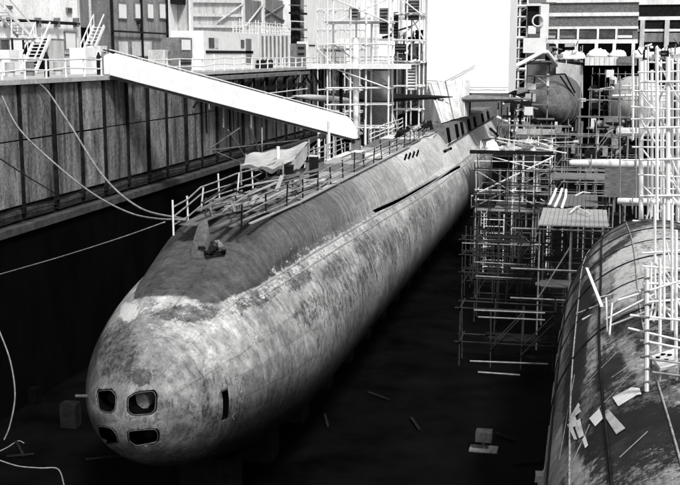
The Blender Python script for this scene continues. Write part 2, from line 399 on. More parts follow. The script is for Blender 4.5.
def fn1(w, a, s):
    px, py = proj(w); nz = n3(w, .25)
    T = .34; g = .20; W = .04
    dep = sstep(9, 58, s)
    a0 = knuckle(s) + .8                # lower edge of the casing tone
    e1 = (a - a0) / 5; e2 = (s - 4.95) / 1.0; e3 = (180 - a0 - a) / 5
    kk = -math.log(sum(math.exp(-1.1 * max(-6, min(6, e))) for e in (e1, e2, e3))) / 1.1 + .15
    K = max(0, min(1, .5 + kk))
    lower = sstep(20, -24, a)  # lower flank and underside go near-black: shade baked into the hull tone
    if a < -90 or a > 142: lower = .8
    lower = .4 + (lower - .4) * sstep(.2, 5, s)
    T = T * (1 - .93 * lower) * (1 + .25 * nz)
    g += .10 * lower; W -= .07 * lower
    z = math.exp(-((a - 17) / 13) ** 2) * sstep(8, 13, s) * (1 - .7 * sstep(36, 64, s))
    g += .30 * z; W += .06 * z
    bd = sstep(a0 - 12 - 3 * (s < 9), a0 - 9, a) * (1 - sstep(a0 - 1, a0 + 1, a)) * sstep(4, 7, s)
    if bd: W += .34 * bd * (1 - .8 * dep); g += (.26 * (1 - dep) - .06) * bd; T = T * (1 - bd) + .42 * bd
    T *= 1 - .5 * math.exp(-blob(px, py, (112, 352, 34, 40, 20))) * (s < 30)
    if a > 24 and s < 6.5:
        bw = math.exp(-((s - 3.9 - .2 * nz) / .75) ** 2); W += .32 * bw; g -= .02 * bw
    for B in BL1:
        if s > 40: break
        q = blob(px, py, B); f = 1 - sstep(.4, 1.5, q)
        if f > 0: g = g * (1 - f) + B[5] * f; W = W * (1 - f) + B[6] * f
    ct = (.075 + .48 * sstep(9, 56, s)) * (1 + .12 * nz)  # casing brightens aft: lighting and haze baked into its tone
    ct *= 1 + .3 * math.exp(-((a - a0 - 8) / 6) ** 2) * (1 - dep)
    if K > 0:
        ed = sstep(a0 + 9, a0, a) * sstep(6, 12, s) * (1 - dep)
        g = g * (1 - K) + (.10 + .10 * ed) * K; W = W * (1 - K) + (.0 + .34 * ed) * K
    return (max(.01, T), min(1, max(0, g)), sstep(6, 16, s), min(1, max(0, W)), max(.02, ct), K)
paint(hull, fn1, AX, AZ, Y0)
# rims of the torpedo openings
for i, pts in enumerate(rimpts):
    mb = MB(); k = len(pts); ring = []
    for j in range(k):
        for g in (0, .5):
            q = pts[j].lerp(pts[(j + 1) % k], g); n = Vector((q.x - AX, -3.2, q.z - AZ)).normalized(); ring.append(q + n * -.004)
    ring.append(ring[0]); ring.append(ring[1])
    mb.path(ring, .02, 6, cap=False)
    mb.build('torpedo_opening_rim', 'rim', sub, smooth=True)
for i, (c, l, r) in enumerate((((142, 404), 1.15, .36), ((107, 403), .9, .26), ((143, 438), 1.1, .22), ((108, 437), .9, .22))):
    cen = sum(rimpts[(1, 0, 3, 2)[i]], Vector()) / len(rimpts[(1, 0, 3, 2)[i]])
    mb = MB(); cen = cen + Vector((-.42 if i == 0 else -.1, .55, -.22 if i == 0 else -.1)); mb.path([cen + Vector((0, .12, 0)), cen + Vector((0, .2, 0)), cen + Vector((0, l, 0))], [r * .8, r, r], 20)
    mb.build('torpedo_tube', 'strake' if i == 0 else 'rib', sub, smooth=False)
for da, r_ in ((1.2, .05), (6.5, .04)):
    pts = []; s_ = 7.5
    while s_ < 100:
        u = min(s_ / HL, 1); rr_ = HR * math.sqrt(1 - (1 - u) ** 2); ang = knuckle(s_) - da; pts.append((AX + (rr_ + .01) * math.cos(math.radians(ang)), Y0 + s_, AZ + (rr_ + .01) * math.sin(math.radians(ang)))); s_ += 1.5
    MB().path(pts, r_, 6).build('rubbing_strake', 'strake', sub, smooth=True)
# small stub on the port bow
p, n = hit(88, 396); MB().tube(p, p + Vector((-.45, -.1, .0)), .06, 8).build('bow_fitting', 'rim', sub)
# foot cradle
for y in range(int(Y0) + 9, int(Y0) + 100, 6):
    mb = MB(); mb.box(AX - 1.2, AX + 1.2, y, y + 1.4, FLOOR, AZ - HR + .25)
    tag(mb.build('keel_block', 'black', None, base=(AX, y, FLOOR)), 'heavy dark keel block under the flaking submarine hull', 'keel block', 'keel blocks under the flaking submarine')
# diving planes on the sail
def plane(pa, pb, ch, th, m, taper_a=.25):
    rows = []; pa = Vector(pa); pb = Vector(pb)
    for i in range(13):
        g = i / 12; p = pa.lerp(pb, g); w = (min(1, (1 - g) / .7) ** .7) * (min(1, (g + taper_a) / .35)); w = max(w, .06)
        row = []
        for k in range(20):
            a = 2 * math.pi * k / 20; row.append((p.x, p.y + ch * w * math.cos(a), p.z + th * w * math.sin(a) * (1.15 + .5 * math.cos(a))))
        rows.append(row)
    mb = MB(); mb.grid(rows, closed=True); mb.f.append(list(range(20))); mb.f.append([12 * 20 + k for k in range(20)])
    return mb.build('diving_plane', m, sub, smooth=True)
plane((-26.5, 112, at(345, 99, Y=112).z), at(453, 97, Y=112), 1.8, .46, 'black', .6)
plane((-14.4, 118, at(482, 99, Y=118).z), at(533, 99, Y=118), 1.5, .3, 'steel', .6)
MB().box(-16.4, -13.4, 120.6, 130, -7.4, 5).build('sail', 'black', sub)

# white sheeted enclosure around the sail
t = thing('sheeted_enclosure', 'tall white sheeted enclosure wrapped around the submarine sail', 'enclosure', (-13, 124, -7))
def sheetwall(a, b, z0, z1, out):
    a = Vector(a); b = Vector(b); rows = []
    for j in range(25):
        z = z0 + (z1 - z0) * j / 24; row = []
        for i in range(31):
            p = a.lerp(b, i / 30); w = .02 * math.sin(i * .9) * math.sin(j * .35 + i * .2) + .03 * noise.noise(Vector((i * .3, j * .4, a.x)))
            row.append((p.x + out[0] * w, p.y + out[1] * w, z))
        rows.append(row)
    return MB().grid(rows)
ex0 = at(427, 60, Y=119).x; ex1 = at(509, 60, Y=119).x
zb = at(470, 93, Y=119).z
sheetwall((ex0, 119, 0), (ex1, 119, 0), zb, 9.5, (0, 1)).build('front_sheet', 'sheet', t, smooth=True)
sheetwall((ex1, 119, 0), (ex1, 131, 0), zb, 9.5, (1, 0)).build('side_sheet', 'sheet', t, smooth=True)
sheetwall((ex0, 119, 0), (ex0, 131, 0), zb, 9.5, (1, 0)).build('side_sheet', 'sheet', t, smooth=True)
sheetwall((ex0, 131, 0), (ex1, 131, 0), zb, 9.5, (0, 1)).build('back_sheet', 'sheet', t, smooth=True)
MB().box(ex0, ex1, 119, 131, 9.45, 9.55).build('roof_sheet', 'sheet', t)
mb = MB()
for a, b in (((ex0 - .1, 118.8, zb + .6), (ex1, 118.8, zb + .6)), ((ex0 + .3, 118.8, zb + .3), (ex0 + 5.2, 118.8, zb + 2.9)), ((ex0, 118.8, zb + 1.3), (ex0 + 3.8, 118.8, zb + 1.1))):
    mb.tube(a, b, .035)
mb.build('tie_bar', 'tubeg', t)
# raised fairing with dark openings, and the striped cover lying over it
FX = -12.35; fa = at(449, 148, X=FX); fb = at(494, 120, X=FX)
zt = -6.45
mb = MB(); mb.hexa([(AX + .9, fa.y + 1.5, -8.9), (FX - .2, fa.y, -8.9), (FX, fb.y, -8.9), (AX + .6, fb.y, -8.9), (AX + 1.1, fa.y + 2.6, zt), (FX - .7, fa.y + 1.2, zt), (FX - .35, fb.y, -7.0), (AX + .6, fb.y, -7.0)])
fair = mb.build('sail_fairing', 'steel', sub)
for g in (.03, .16, .25, .38, .50, .68, .82):
    y = fa.y + (fb.y - fa.y) * g + .6; w_ = .6 + 1.2 * g + jit(.25)
    x_ = FX - .20 + .2 * g
    mb = MB(); mb.hexa([(x_ - .3, y, -8.15), (x_ + .07, y, -8.15), (x_ + .07, y + w_, -8.15), (x_ - .3, y + w_, -8.15), (x_ - .6, y + .3, zt - .35 - .5 * g), (x_ - .2, y + .3, zt - .35 - .5 * g), (x_ - .2, y + w_ + .3, zt - .35 - .5 * g), (x_ - .6, y + w_ + .3, zt - .35 - .5 * g)]); mb.build('flood_opening', 'dark', sub)
MB().path([(FX - .1, fa.y + .3, -8.25), (FX + .05, fb.y, -8.25)], .05).build('fairing_seam', 'black', sub)
t = thing('fairing_cover', 'striped pale cover sloping up from the casing to the white enclosure', 'cover', (-15, 114, -7))
A = [at(428, 84, Y=118.4), at(470, 80, Y=118.4)]; D_ = Vector((FX - .95, fa.y + 1.6, zt + .1)); C_ = Vector((FX - .1, 118.7, zt - .1))
rows = []
for i in range(15):
    g = i / 14; l = A[0].lerp(D_, g); r = A[1].lerp(C_, g)
    rows.append([l.lerp(r, k / 12) + Vector((0, 0, .12 * math.sin(k / 12 * math.pi) + .05 * noise.noise(Vector((i * .4, k * .7, 1))))) for k in range(13)])
MB().grid(rows).build('cover_sheet', 'clad', t, smooth=True)
for k in (1, 3, 5, 8, 10):
    mb = MB(); mb.path([rows[i][k] + Vector((0, -.05, .07)) for i in range(0, 15, 2)], .05 if k % 3 else .12, 5); mb.build('batten', 'white' if k != 5 else 'steel', t)
mb = MB(); lf = [rows[i][0] for i in range(15)]; mb.grid([lf, [Vector((p.x - .15, p.y + .4, max(-7.4, p.z - 1.9 - .12 * i))) for i, p in enumerate(lf)]]); mb.build('side_flap', 'cladw', t, smooth=True)
t = thing('deck_gear', 'tangle of dark gear heaped in front of the striped cover', 'gear', (AX + 1.6, 97, DZ if False else AZ + 5.5))
for k in range(16):
    p = Vector((AX + R.uniform(-.5, 2.6), R.uniform(95, 99.5), AZ + 5.5 + R.uniform(0, .9))); d = Vector((jit(1), jit(1), jit(.8))).normalized() * R.uniform(.5, 1.3)
    (MB().tube(p, p + d, R.uniform(.05, .14)) if k % 2 else MB().beam(p, p + d, R.uniform(.2, .5), R.uniform(.1, .4))).build('gear_piece', ('black', 'steel', 'black', 'canvas')[k % 4], t)

# ------------------------------------------------------------------ deck staging on the casing
DZ = AZ + 5.5
def planks(x0, x1, y0, y1, z, along='y', w=.24, th=.05, skip=0., ragged=.5):
    mb = MB()
    if along == 'y':
        x = x0
        while x < x1 - .05:
            if R.random() > skip: mb.box(x, x + w - .025, y0 + jit(ragged), y1 + jit(ragged), z + jit(.012), z + th)
            x += w
    else:
        y = y0
        while y < y1 - .05:
            if R.random() > skip: mb.box(x0 + jit(ragged), x1 + jit(ragged), y, y + w - .025, z + jit(.012), z + th)
            y += w
    return mb
t = thing('staging_deck', 'worn plank staging laid along the top of the submarine casing', 'staging', (AX, 70, DZ))
yy = Y0 + 9.0
k = 0
while yy < 106:
    w_ = 1.75 if yy > Y0 + 13 else 1.2
    L_ = min(4.5, 106 - yy); planks(AX - w_, AX + w_, yy, yy + L_ - .2, DZ + .05 + .012 * (k % 2), 'y', .28, skip=.12 if k % 3 else .3, ragged=.35).build('plank_section', ('wood', 'woodd', 'wood', 'woodl')[k % 4] if k % 5 else 'woodd', t)
    yy += L_; k += 1
def railing(name, label, pts, h, m, mp, spacing=1.9, rails=3, r=.045, lean=.05, cat='railing', parent_loc=None, boards=True):
    pts = [Vector(p) for p in pts]
    t = thing(name, label, cat, pts[0])
    # resample
    seg = []; tot = 0
    for a, b in zip(pts[:-1], pts[1:]): seg.append((tot, (b - a).length, a, b)); tot += (b - a).length
    def pos(d):
        for s0, l, a, b in seg:
            if d <= s0 + l + 1e-6: return a.lerp(b, (d - s0) / l)
        return pts[-1]
    n = max(1, int(tot / spacing))
    P_ = [pos(tot * i / n) for i in range(n + 1)]
    for p in P_:
        MB().tube(p, p + Vector((jit(lean), jit(lean), h + jit(.06) + (.3 if R.random() < .2 else 0))), r * 1.15).build('post', mp, t)
    for k in range(rails):
        z = h * (k + 1) / rails - .04
        mb = MB(); mb.path([p + Vector((jit(.02), 0, z + jit(.09))) for p in P_], r, 6); mb.build('rail', m, t)
    return t
rr = [(AX + 1.55, Y0 + 9.2, DZ - .1), (AX + 1.8, Y0 + 14, DZ), (AX + 1.8, 86, DZ), (AX + 1.5, 96, DZ), (AX + .6, 106, DZ)]
rl = [(AX - 1.1, Y0 + 8.2, DZ - .25), (AX - 1.9, Y0 + 14, DZ), (AX - 1.9, 84.5, DZ)]
railing('deck_railing', 'dark posted railing along the near side of the casing deck', rr, 1.1, 'tubeg', 'black', 3.1, 3, .036, .12)
railing('deck_railing', 'pale tube railing on the far side of the casing deck, short of the gangway', rl, 1.15, 'tubeg', 'tube', 2.7, 3, .036, .18)
railing('deck_railing', 'short railing on the far side of the deck beyond the gangway foot', [(AX - 1.9, 89, DZ), (AX - 1.9, 106, DZ)], 1.15, 'tube', 'tubeg', 2.4, 3, .045)
# loose poles and boards piled at the bow end of the deck
t = thing('pole_pile', 'heap of loose pale poles and boards on the bow end of the deck', 'poles', (AX, Y0 + 13, DZ))
for i in range(60):
    y = Y0 + 8.8 + R.random() * 15; x = AX + jit(1.5) + .3; L_ = R.uniform(2, 6.5); a = math.pi / 2 + jit(.35) + (.25 if i % 3 else -.3)
    z = DZ + .15 + R.random() * .55; d = Vector((math.cos(a), math.sin(a), jit(.06))) * L_
    p = Vector((x, y, z))
    if abs(p.x + d.x - AX) > 2.2: d.x *= -.3
    if i % 3 == 0: MB().beam(p, p + d, .2, .05).build('board', ('wood', 'woodd', 'woodl')[i % 3 if i % 2 else 1], t)
    else: MB().tube(p, p + d, .045).build('pole', ('tube', 'tubeg', 'tubed')[i % 3], t)
# edge boards
t = thing('edge_board', 'long pale edge board lying at the foot of the near deck railing', 'board', (AX + 1.9, 60, DZ))
for a, b in ((Y0 + 10, Y0 + 17.5), (Y0 + 17.7, Y0 + 26), (Y0 + 26.3, Y0 + 38), (Y0 + 38.2, 86)):
    MB().beam((AX + 2.0 + (-.3 if a < Y0 + 12 else 0), a, DZ + .08), (AX + 2.0, b, DZ + .08), .16, .05).build('board', 'wood', t)
# wrapped block at the very bow
t = thing('wrapped_bollard', 'grey hooded block standing at the bow end of the deck', 'bollard', (AX - .9, Y0 + 8.3, DZ))
c = at(199, 254, Y=Y0 + 8.2); rows = []
for j in range(9):
    g = j / 8; rr_ = .36 * (1 - .6 * g ** 3); rows.append([(c.x + .25 * g + rr_ * math.cos(2 * math.pi * k / 16) * (1.15 if k % 4 == 2 else 1) + .05 * noise.noise(Vector((k, j, 0))), c.y + rr_ * .9 * math.sin(2 * math.pi * k / 16) + .05 * noise.noise(Vector((k, j, 5))), c.z - .1 + 1.5 * g) for k in range(16)])
mb = MB(); mb.grid(rows, closed=True); mb.f.append([8 * 16 + k for k in range(16)]); mb.build('hood', 'hullg', t)
for k in range(12):
    p = c + Vector((R.uniform(.2, 1.3), R.uniform(-.3, .9), R.uniform(0, .35))); d = Vector((jit(1), jit(1), jit(.5))).normalized() * R.uniform(.3, .8)
    MB().beam(p, p + d, R.uniform(.1, .3), R.uniform(.06, .2)).build('rag', ('black', 'rib', 'steel')[k % 3], t)
mb = MB()
for k in range(2): mb.path([c + Vector((.6 + .45 * math.cos(a / 2.5 + k), .1 + .4 * math.sin(a / 2.5 + k), .06 + .1 * k)) for a in range(16)], .05, 6)
mb.build('rope_coil', 'black', t)
# canopy
t = thing('canvas_canopy', 'pale canvas sheet stretched over poles above the casing deck', 'canopy', (AX, Y0 + 23, DZ))
cp = [at(242, 163, Y=60), at(292, 157, Y=60), at(307, 143, Y=66), at(262, 152, Y=66)]
cA = at(241, 166, Y=58.5); cB = at(283, 167, Y=57.5); cC = at(309, 143, Y=66); cD = at(284, 149, Y=70); cE = at(246, 156, Y=65)
rows = []
for i in range(13):
    g = i / 12; l = cA.lerp(cE, g); r = cB.lerp(cC, g)
    rows.append([l.lerp(r, k / 16) + Vector((0, 0, .07 * math.sin(k / 16 * math.pi * 2.3) + .06 * math.sin(g * 7 + k * .9) + .12 * noise.noise(Vector((i * .35, k * .35, 2))) - .15 * math.sin(g * math.pi))) for k in range(17)])
MB().grid(rows).build('sheet', 'canvas', t, smooth=True)
rows2 = [[rows[i][16] + Vector((.1 * math.sin(i * 1.4), 0, -.12 * j * (1 + .3 * math.sin(i)))) for i in range(4, 13)] for j in range(8)]
MB().grid(rows2).build('hanging_flap', 'canvas', t, smooth=True)
mb0 = rows[0]
MB().grid([mb0, [p + Vector((0, -.05, -.22 + .06 * math.sin(i))) for i, p in enumerate(mb0)]]).build('hem', 'steel', t, smooth=True)
for p in (rows[0][0], rows[0][16], rows[12][0], rows[12][16], rows[6][16]):
    MB().tube((p.x, p.y, DZ), (p.x, p.y, p.z + .12), .055).build('pole', 'tubeg', t)
for k, (x, y, h) in enumerate(((242, 62, 1.9), (277, 75, 2.6), (266, 72, 1.6), (327, 88, 2.0))):
    p = at(x, 160, Y=y); p = Vector((max(p.x, AX - 2), y, DZ))
    mb = MB(); mb.tube(p, p + Vector((0, 0, h)), .1, 10)
    tag(mb.build('vent_pipe', 'tube', None, base=p), ('white pipe standing upright at the near left of the canvas canopy', 'tallest white pipe behind the canvas canopy', 'white pipe standing just behind the canvas canopy', 'white pipe standing under the gangway foot')[k], 'pipe')
for k, (dx, y, w, l, h) in enumerate(((-.5, 58.5, .5, .9, 1.0), (.4, 61, .45, .45, 1.35), (-.8, 66, .9, 1.2, .6), (.3, 74, .7, 1.4, .5), (-1.1, 80, .6, .8, .9))):
    t = thing('tool_crate', ('dark crate under the front edge of the canvas canopy', 'tall narrow dark crate standing under the canopy', 'low wide crate beneath the rear of the canopy', 'long low crate on the deck behind the canopy', 'dark crate on the deck at the gangway foot')[k], 'crate', (AX + dx, y, DZ))
    MB().box(AX + dx - w / 2, AX + dx + w / 2, y - l / 2, y + l / 2, DZ + .1, DZ + .1 + h).build('body', 'black' if k < 2 else 'steel', t)
    MB().box(AX + dx - w / 2 - .03, AX + dx + w / 2 + .03, y - l / 2 - .03, y + l / 2 + .03, DZ + .1 + h, DZ + .16 + h).build('lid', 'woodl' if k % 2 else 'black', t)

# poles leaning out between deck and wall (old staging, dark)
t = thing('leaning_poles', 'dark leaning staging poles on the far side of the deck behind the canopy', 'staging', (AX - 3, 70, DZ))
for (x0, y0, x1, y1) in ((205, 152, 240, 128), (212, 150, 262, 172), (228, 130, 247, 160), (250, 125, 262, 160), (212, 150, 300, 140), (300, 150, 334, 128), (280, 170, 336, 140), (262, 160, 262, 128), (300, 158, 322, 140)):
    MB().tube(at(x0, y0, Y=78), at(x1, y1, Y=80 + jit(3)), .05).build('pole', 'tubeg', t)

# ------------------------------------------------------------------ gangway
t = thing('gangway', 'long white sheet sided gangway sloping from the quay down to the submarine deck', 'gangway', (-31, 68, -2.6))
gA = at(110, 77, X=-30.6); gB = at(357, 141.5, X=-16.6)
side = (gB - gA).normalized().cross(Vector((0, 0, 1))).normalized(); wd = -side * 1.3 if side.y < 0 else side * 1.3
hh = Vector((0, 0, 1)) * 1.66
def gpt(g, s, h): return gA.lerp(gB, g) + wd * s + hh * h
for nm, s0, s1 in (('side_panel', -.02, .02), ('side_panel', .98, 1.02)):
    mb = MB(); rows = []
    n = 44
    for sgn in (s0, s1):
        pass
    tops = [1.0 - .5 * max(0, (i / n - .95) / .05) ** 2 for i in range(n + 1)]
    tops[0] = .8
    for i in range(n):
        g0, g1 = i / n, (i + 1) / n
        mb.hexa([gpt(g0, s0, 0), gpt(g0, s1, 0), gpt(g1, s1, 0), gpt(g1, s0, 0), gpt(g0, s0, tops[i]), gpt(g0, s1, tops[i]), gpt(g1, s1, tops[i + 1]), gpt(g1, s0, tops[i + 1])])
    mb.build(nm, 'white', t)
mb = MB(); mb.hexa([gpt(0, 0, .02), gpt(0, 1, .02), gpt(1, 1, .02), gpt(1, 0, .02), gpt(0, 0, .1), gpt(0, 1, .1), gpt(1, 1, .1), gpt(1, 0, .1)]); mb.build('floor_deck', 'wood', t)
for s in (-.05, 1.05):
    mb = MB(); mb.path([gpt(g / 20, s, 1.06) for g in range(20)], .045); mb.build('handrail', 'tube' if s < 0 else 'black', t)
    MB().path([gpt(0, s, .04), gpt(1, s, .04)], .07).build('stringer', 'tubed', t)
for g in range(0, 21, 4):
    MB().tube(gpt(g / 22, -.03, .02), gpt(g / 22, -.03, .97), .012).build('stiffener', 'white', t)
for g in range(1, 24):
    for s_ in (0, 1): MB().tube(gpt(g / 24, s_, .97), gpt(g / 24, s_, 1.07), .03).build('rail_post', 'black', t)
MB().tube(gpt(.985, -.1, -.02), gpt(.985, 1.1, -.02), .17, 12).build('roller', 'black', t)

# ------------------------------------------------------------------ scaffold builder
def scaffold(label, xs, ys_, zs, m='tube', decks=(), r=.055, braces=0, cat='scaffold', deckm='wood', top=.5, rail_z=(), ladder=None, over=.25, skip=0., name='scaffold_tower', group=None, bm='tubeg'):
    t = thing(name, label, cat, (sum(xs) / len(xs), sum(ys_) / len(ys_), zs[0]), group)
    for x in xs:
        for y in ys_:
            MB().tube((x + jit(.05), y + jit(.05), zs[0]), (x + jit(.08), y + jit(.08), zs[-1] + R.uniform(.1, top)), r).build('pole', m, t)
    for z in list(zs[1:]) + list(rail_z):
        for y in (ys_[0], ys_[-1]):
            if R.random() < skip: continue
            MB().tube((min(xs) - R.uniform(.05, over), y + .06, z + jit(.06)), (max(xs) + R.uniform(.05, over), y + .06, z + jit(.06)), r * .9).build('ledger', m, t)
        for x in xs:
            if R.random() < skip: continue
            MB().tube((x + .06, min(ys_) - .2, z - .07), (x + .06, max(ys_) + .2, z - .07), r * .9).build('transom', m, t)
    for k in range(braces):
        i = R.randrange(len(zs) - 1); a, b = zs[i], zs[min(i + 1 + R.randrange(2), len(zs) - 1)]
        y = ys_[0] if k % 2 == 0 else ys_[-1]
        x0, x1 = (min(xs), max(xs)) if R.random() < .5 else (max(xs), min(xs))
        MB().tube((x0, y - .1, a), (x1, y - .1, b), r * .8).build('brace', bm, t)
    for z in decks:
        planks(min(xs) - .1, max(xs) + .1, min(ys_) - .1, max(ys_) + .1, z + .06, 'x' if max(xs) - min(xs) > max(ys_) - min(ys_) else 'y').build('plank_deck', deckm, t)
    if ladder:
        x, y, z0, z1 = ladder
        l = MB(); l.beam((x, y, z0), (x, y, z1), .06, .05); l.beam((x + .5, y, z0), (x + .5, y, z1), .06, .05)
        z = z0 + .3
        while z < z1: l.tube((x, y, z), (x + .5, y, z), .025); z += .32
        l.build('ladder', m, t)
    return t
# scaffold left of the sail
X_ = lambda x, Y: at(x, 60, Y=Y).x
Z_ = lambda y, Y, x=400: at(x, y, Y=Y).z
Ya = 98
scaffold('tall white scaffold tower standing on the far side of the casing beyond the gangway', [X_(327, Ya), X_(350, Ya), X_(366, Ya), X_(388, Ya)], [Ya, Ya + 2.6],
         [FLOOR, -14, -9.5, Z_(128, Ya), Z_(105, Ya), Z_(88, Ya), Z_(66, Ya), Z_(44, Ya), Z_(22, Ya), Z_(-5, Ya)], 'white', decks=(Z_(66, Ya), Z_(22, Ya)), r=.085, braces=7, deckm='woodl', ladder=(X_(372, Ya), Ya + .3, Z_(66, Ya), Z_(0, Ya)), bm='white')
Yb = 112
scaffold('white scaffold tower close behind the taller one beside the white enclosure', [X_(392, Yb), X_(407, Yb), X_(420, Yb)], [Yb, Yb + 3],
         [FLOOR, -14, -9, Z_(110, Yb), Z_(86, Yb), Z_(62, Yb), Z_(40, Yb), Z_(14, Yb), Z_(-8, Yb)], 'white', decks=(Z_(62, Yb), Z_(14, Yb)), r=.085, braces=5, deckm='woodl', bm='white')
Yc = 124
scaffold('pale scaffold tower against the dock wall behind the gangway', [X_(318, Yc), X_(330, Yc), X_(345, Yc), X_(360, Yc)], [Yc, Yc + 3],
         [FLOOR, -14, -9, -6.5, -4, -1.6, .6, 2.8, 5], 'tube', decks=(-1.6, .6), r=.07, braces=6, deckm='woodl', bm='tube')
# long white handrail platform at quay level
t = thing('access_platform', 'thick white platform edge crossing the tall scaffold at quay height', 'platform', (-19, 97, Z_(67, Ya)))
MB().box(X_(308, Ya), X_(412, Ya), Ya - .5, Ya - .3, Z_(69, Ya), Z_(64.5, Ya)).build('edge_board', 'white', t)
planks(X_(308, Ya), X_(412, Ya), Ya - .28, Ya + 2.9, Z_(66, Ya) + .12, 'x').build('plank_deck', 'woodl', t)
# uprights: fat pipe and dark tank inside tower
for k, (x, Y, z0, z1, r_, m_, lb) in enumerate(((356, 99.2, -12, 1.5, .28, 'white', 'fat white riser pipe inside the tall scaffold tower'), (341, 99.8, -12, -1.5, .16, 'black', 'slim dark riser pipe beside the fat white one'),)):
    x = X_(x, Y); mb = MB(); mb.tube((x, Y, z0), (x, Y, z1), r_, 16); tag(mb.build('riser_pipe', m_, None, smooth=True, base=(x, Y, z0)), lb, 'pipe')
x = X_(377, 104); t = thing('storage_tank', 'upright dark cylindrical tank behind the tall white scaffold', 'tank', (x, 104, -10))
MB().path([(x, 104, -10), (x, 104, Z_(68, 104))], 1.3, 28).build('shell', 'steel', t, smooth=False)
for z in (Z_(70, 104), Z_(86, 104), Z_(102, 104)): MB().path([(x, 104, z), (x, 104, z + .12)], 1.35, 28).build('hoop', 'black', t)
for k, (x, y0, y1, Y, w, m_, lb) in enumerate(((383, 8, 34, 100, .8, 'steel', 'dark hoisting gear hanging high in the tall scaffold'), (394, 12, 38, 113, .5, 'black', 'narrow black duct upright in the second scaffold'), (400, 44, 52, 113, 1.2, 'black', 'black lamp shaped hood on the second scaffold'), (411, 64, 90, 112.4, .9, 'white', 'white box cabinet on the second scaffold'), (353, 8, 20, 100, .9, 'cladg', 'grey box high in the tall scaffold'), (412, 0, 20, 113, 1.6, 'cladg', 'grey panel at the top of the second scaffold'))):
    p = at(x, y1, Y=Y); zt = at(x, y0, Y=Y).z
    t = thing('equipment_cabinet', lb, 'cabinet', (p.x, Y, p.z))
    MB().box(p.x - w / 2, p.x + w / 2, Y + .3, Y + 1.1, p.z, zt).build('body', m_, t)
    mb = MB(); z = p.z + .25
    while z < zt - .15: mb.box(p.x - w / 2 + .08, p.x + w / 2 - .08, Y + .26, Y + .297, z, z + .1); z += .3
    mb.build('louvre', 'black' if m_ != 'black' else 'steel', t)

# ------------------------------------------------------------------ middle scaffolds between the hulls
Yp = 102
xa, xb = -9.9, X_(553, Yp)
scaffold('square working platform on scaffold between the two hulls', [xa, (xa + xb) / 2, xb - 1.3, xb], [Yp, Yp + 3, Yp + 6],
         [FLOOR, -17.3, -14.4, -12.4, -10.6, -8.95], 'white', decks=(-14.4, -8.95), r=.06, braces=6, top=1.3, deckm='wood', rail_z=(-13.4, -9.7), ladder=(xa + .6, Yp - .5, FLOOR, -14.3), bm='tube')
t = thing('stair_flight', 'slanting tube handrail stair on the front of the square working platform', 'stair', (xa, Yp - 1, -14.4))
a = Vector((xa - .3, Yp - .9, -12.9)); b = Vector((xb + .2, Yp - .9, -9.2))
MB().tube(a, b, .09).build('handrail', 'tube', t); MB().tube(a + Vector((0, 0, -1.1)), b + Vector((0, 0, -1.1)), .06).build('stringer', 'tubeg', t)
for i in range(7):
    p = a.lerp(b, i / 6); MB().tube(p, p + Vector((0, 0, -1.1)), .045).build('baluster', 'tubeg', t)
MB().beam((xa - .6, Yp - .35, -8.85), (xb + .3, Yp - .35, -8.85), .1, .34).build('fascia_board', 'black', t)
# clutter on the platform
for k, (x, y, w, h, m_, lb) in enumerate(((492, 140, 1.3, 1.5, 'white', 'white crumpled sack bundle at the left of the square platform'), (511, 140, 1.6, 1.0, 'canvas', 'pale canvas bundle in the middle of the square platform'), (529, 142, 1.1, 1.7, 'white2', 'upright white bundle near the right of the square platform'), (545, 140, 1.5, .8, 'canvas', 'low pale bundle on the right corner of the square platform'), (503, 145, .9, .5, 'woodl', 'small pale bundle at the front edge of the square platform'))):
    p = at(x, 146, Y=Yp + .8 + k * .7); cz = -8.84
    rows = []
    for j in range(8):
        a_ = j / 7 * math.pi / 2; rows.append([(p.x + w / 2 * math.cos(a_) * math.cos(2 * math.pi * i / 14) * (1 + .9 * noise.noise(Vector((i * .9, j, k * 3)))), p.y + .5 * math.cos(a_) * math.sin(2 * math.pi * i / 14), cz + h * .55 * math.sin(a_) * (1 + .9 * noise.noise(Vector((i * .9, j * .9, k * 7))))) for i in range(14)])
    mb = MB(); mb.grid(rows, closed=True); mb.f.append([i for i in range(14)])
    tag(mb.build('canvas_bundle', m_, None, base=(p.x, p.y, cz), smooth=False), lb, 'bundle')
t = thing('access_ladder', 'long pale ladder dropping into the dark from the square working platform', 'ladder', (at(484, 225, Y=99).x, 99, FLOOR))
x0_ = at(484, 225, Y=99).x; x1_ = at(504, 225, Y=99).x; zt_ = at(490, 214, Y=99).z; zb_ = at(490, 276, Y=99).z
for x in (x0_, x1_): MB().beam((x, 99, FLOOR), (x, 99, zt_), .12, .1).build('stile', 'tube', t)
z = zb_ - 1
while z < zt_: MB().tube((x0_, 99, z), (x1_, 99, z), .045).build('rung', 'tube', t); z += .62
for k, (x, z0, w_, h_, m_) in enumerate(((.8, -14.3, 1.6, 1.3, 'black'), (3.2, -14.3, 1.3, .9, 'steel'), (5.2, -14.3, 1.2, 1.6, 'black'), (2.2, -10.55, 1.8, 1.1, 'black'), (5.0, -10.55, 1.4, .9, 'woodd'))):
    t = thing('tool_crate', ('dark crate on the lower deck of the square platform, nearest the hull', 'grey crate in the middle of the lower deck of the square platform', 'tall dark crate at the right of the lower deck of the square platform', 'dark crate slung just under the top deck of the square platform', 'brown tone crate under the top deck at the right of the square platform')[k].replace('brown tone', 'mottled'), 'crate', (xa + x, Yp + 3, z0))
    MB().box(xa + x - w_ / 2, xa + x + w_ / 2, Yp + 2, Yp + 4, z0, z0 + h_).build('body', m_, t); MB().box(xa + x - w_ / 2 - .05, xa + x + w_ / 2 + .05, Yp + 1.95, Yp + 4.05, z0 + h_, z0 + h_ + .08).build('lid', 'wood', t)
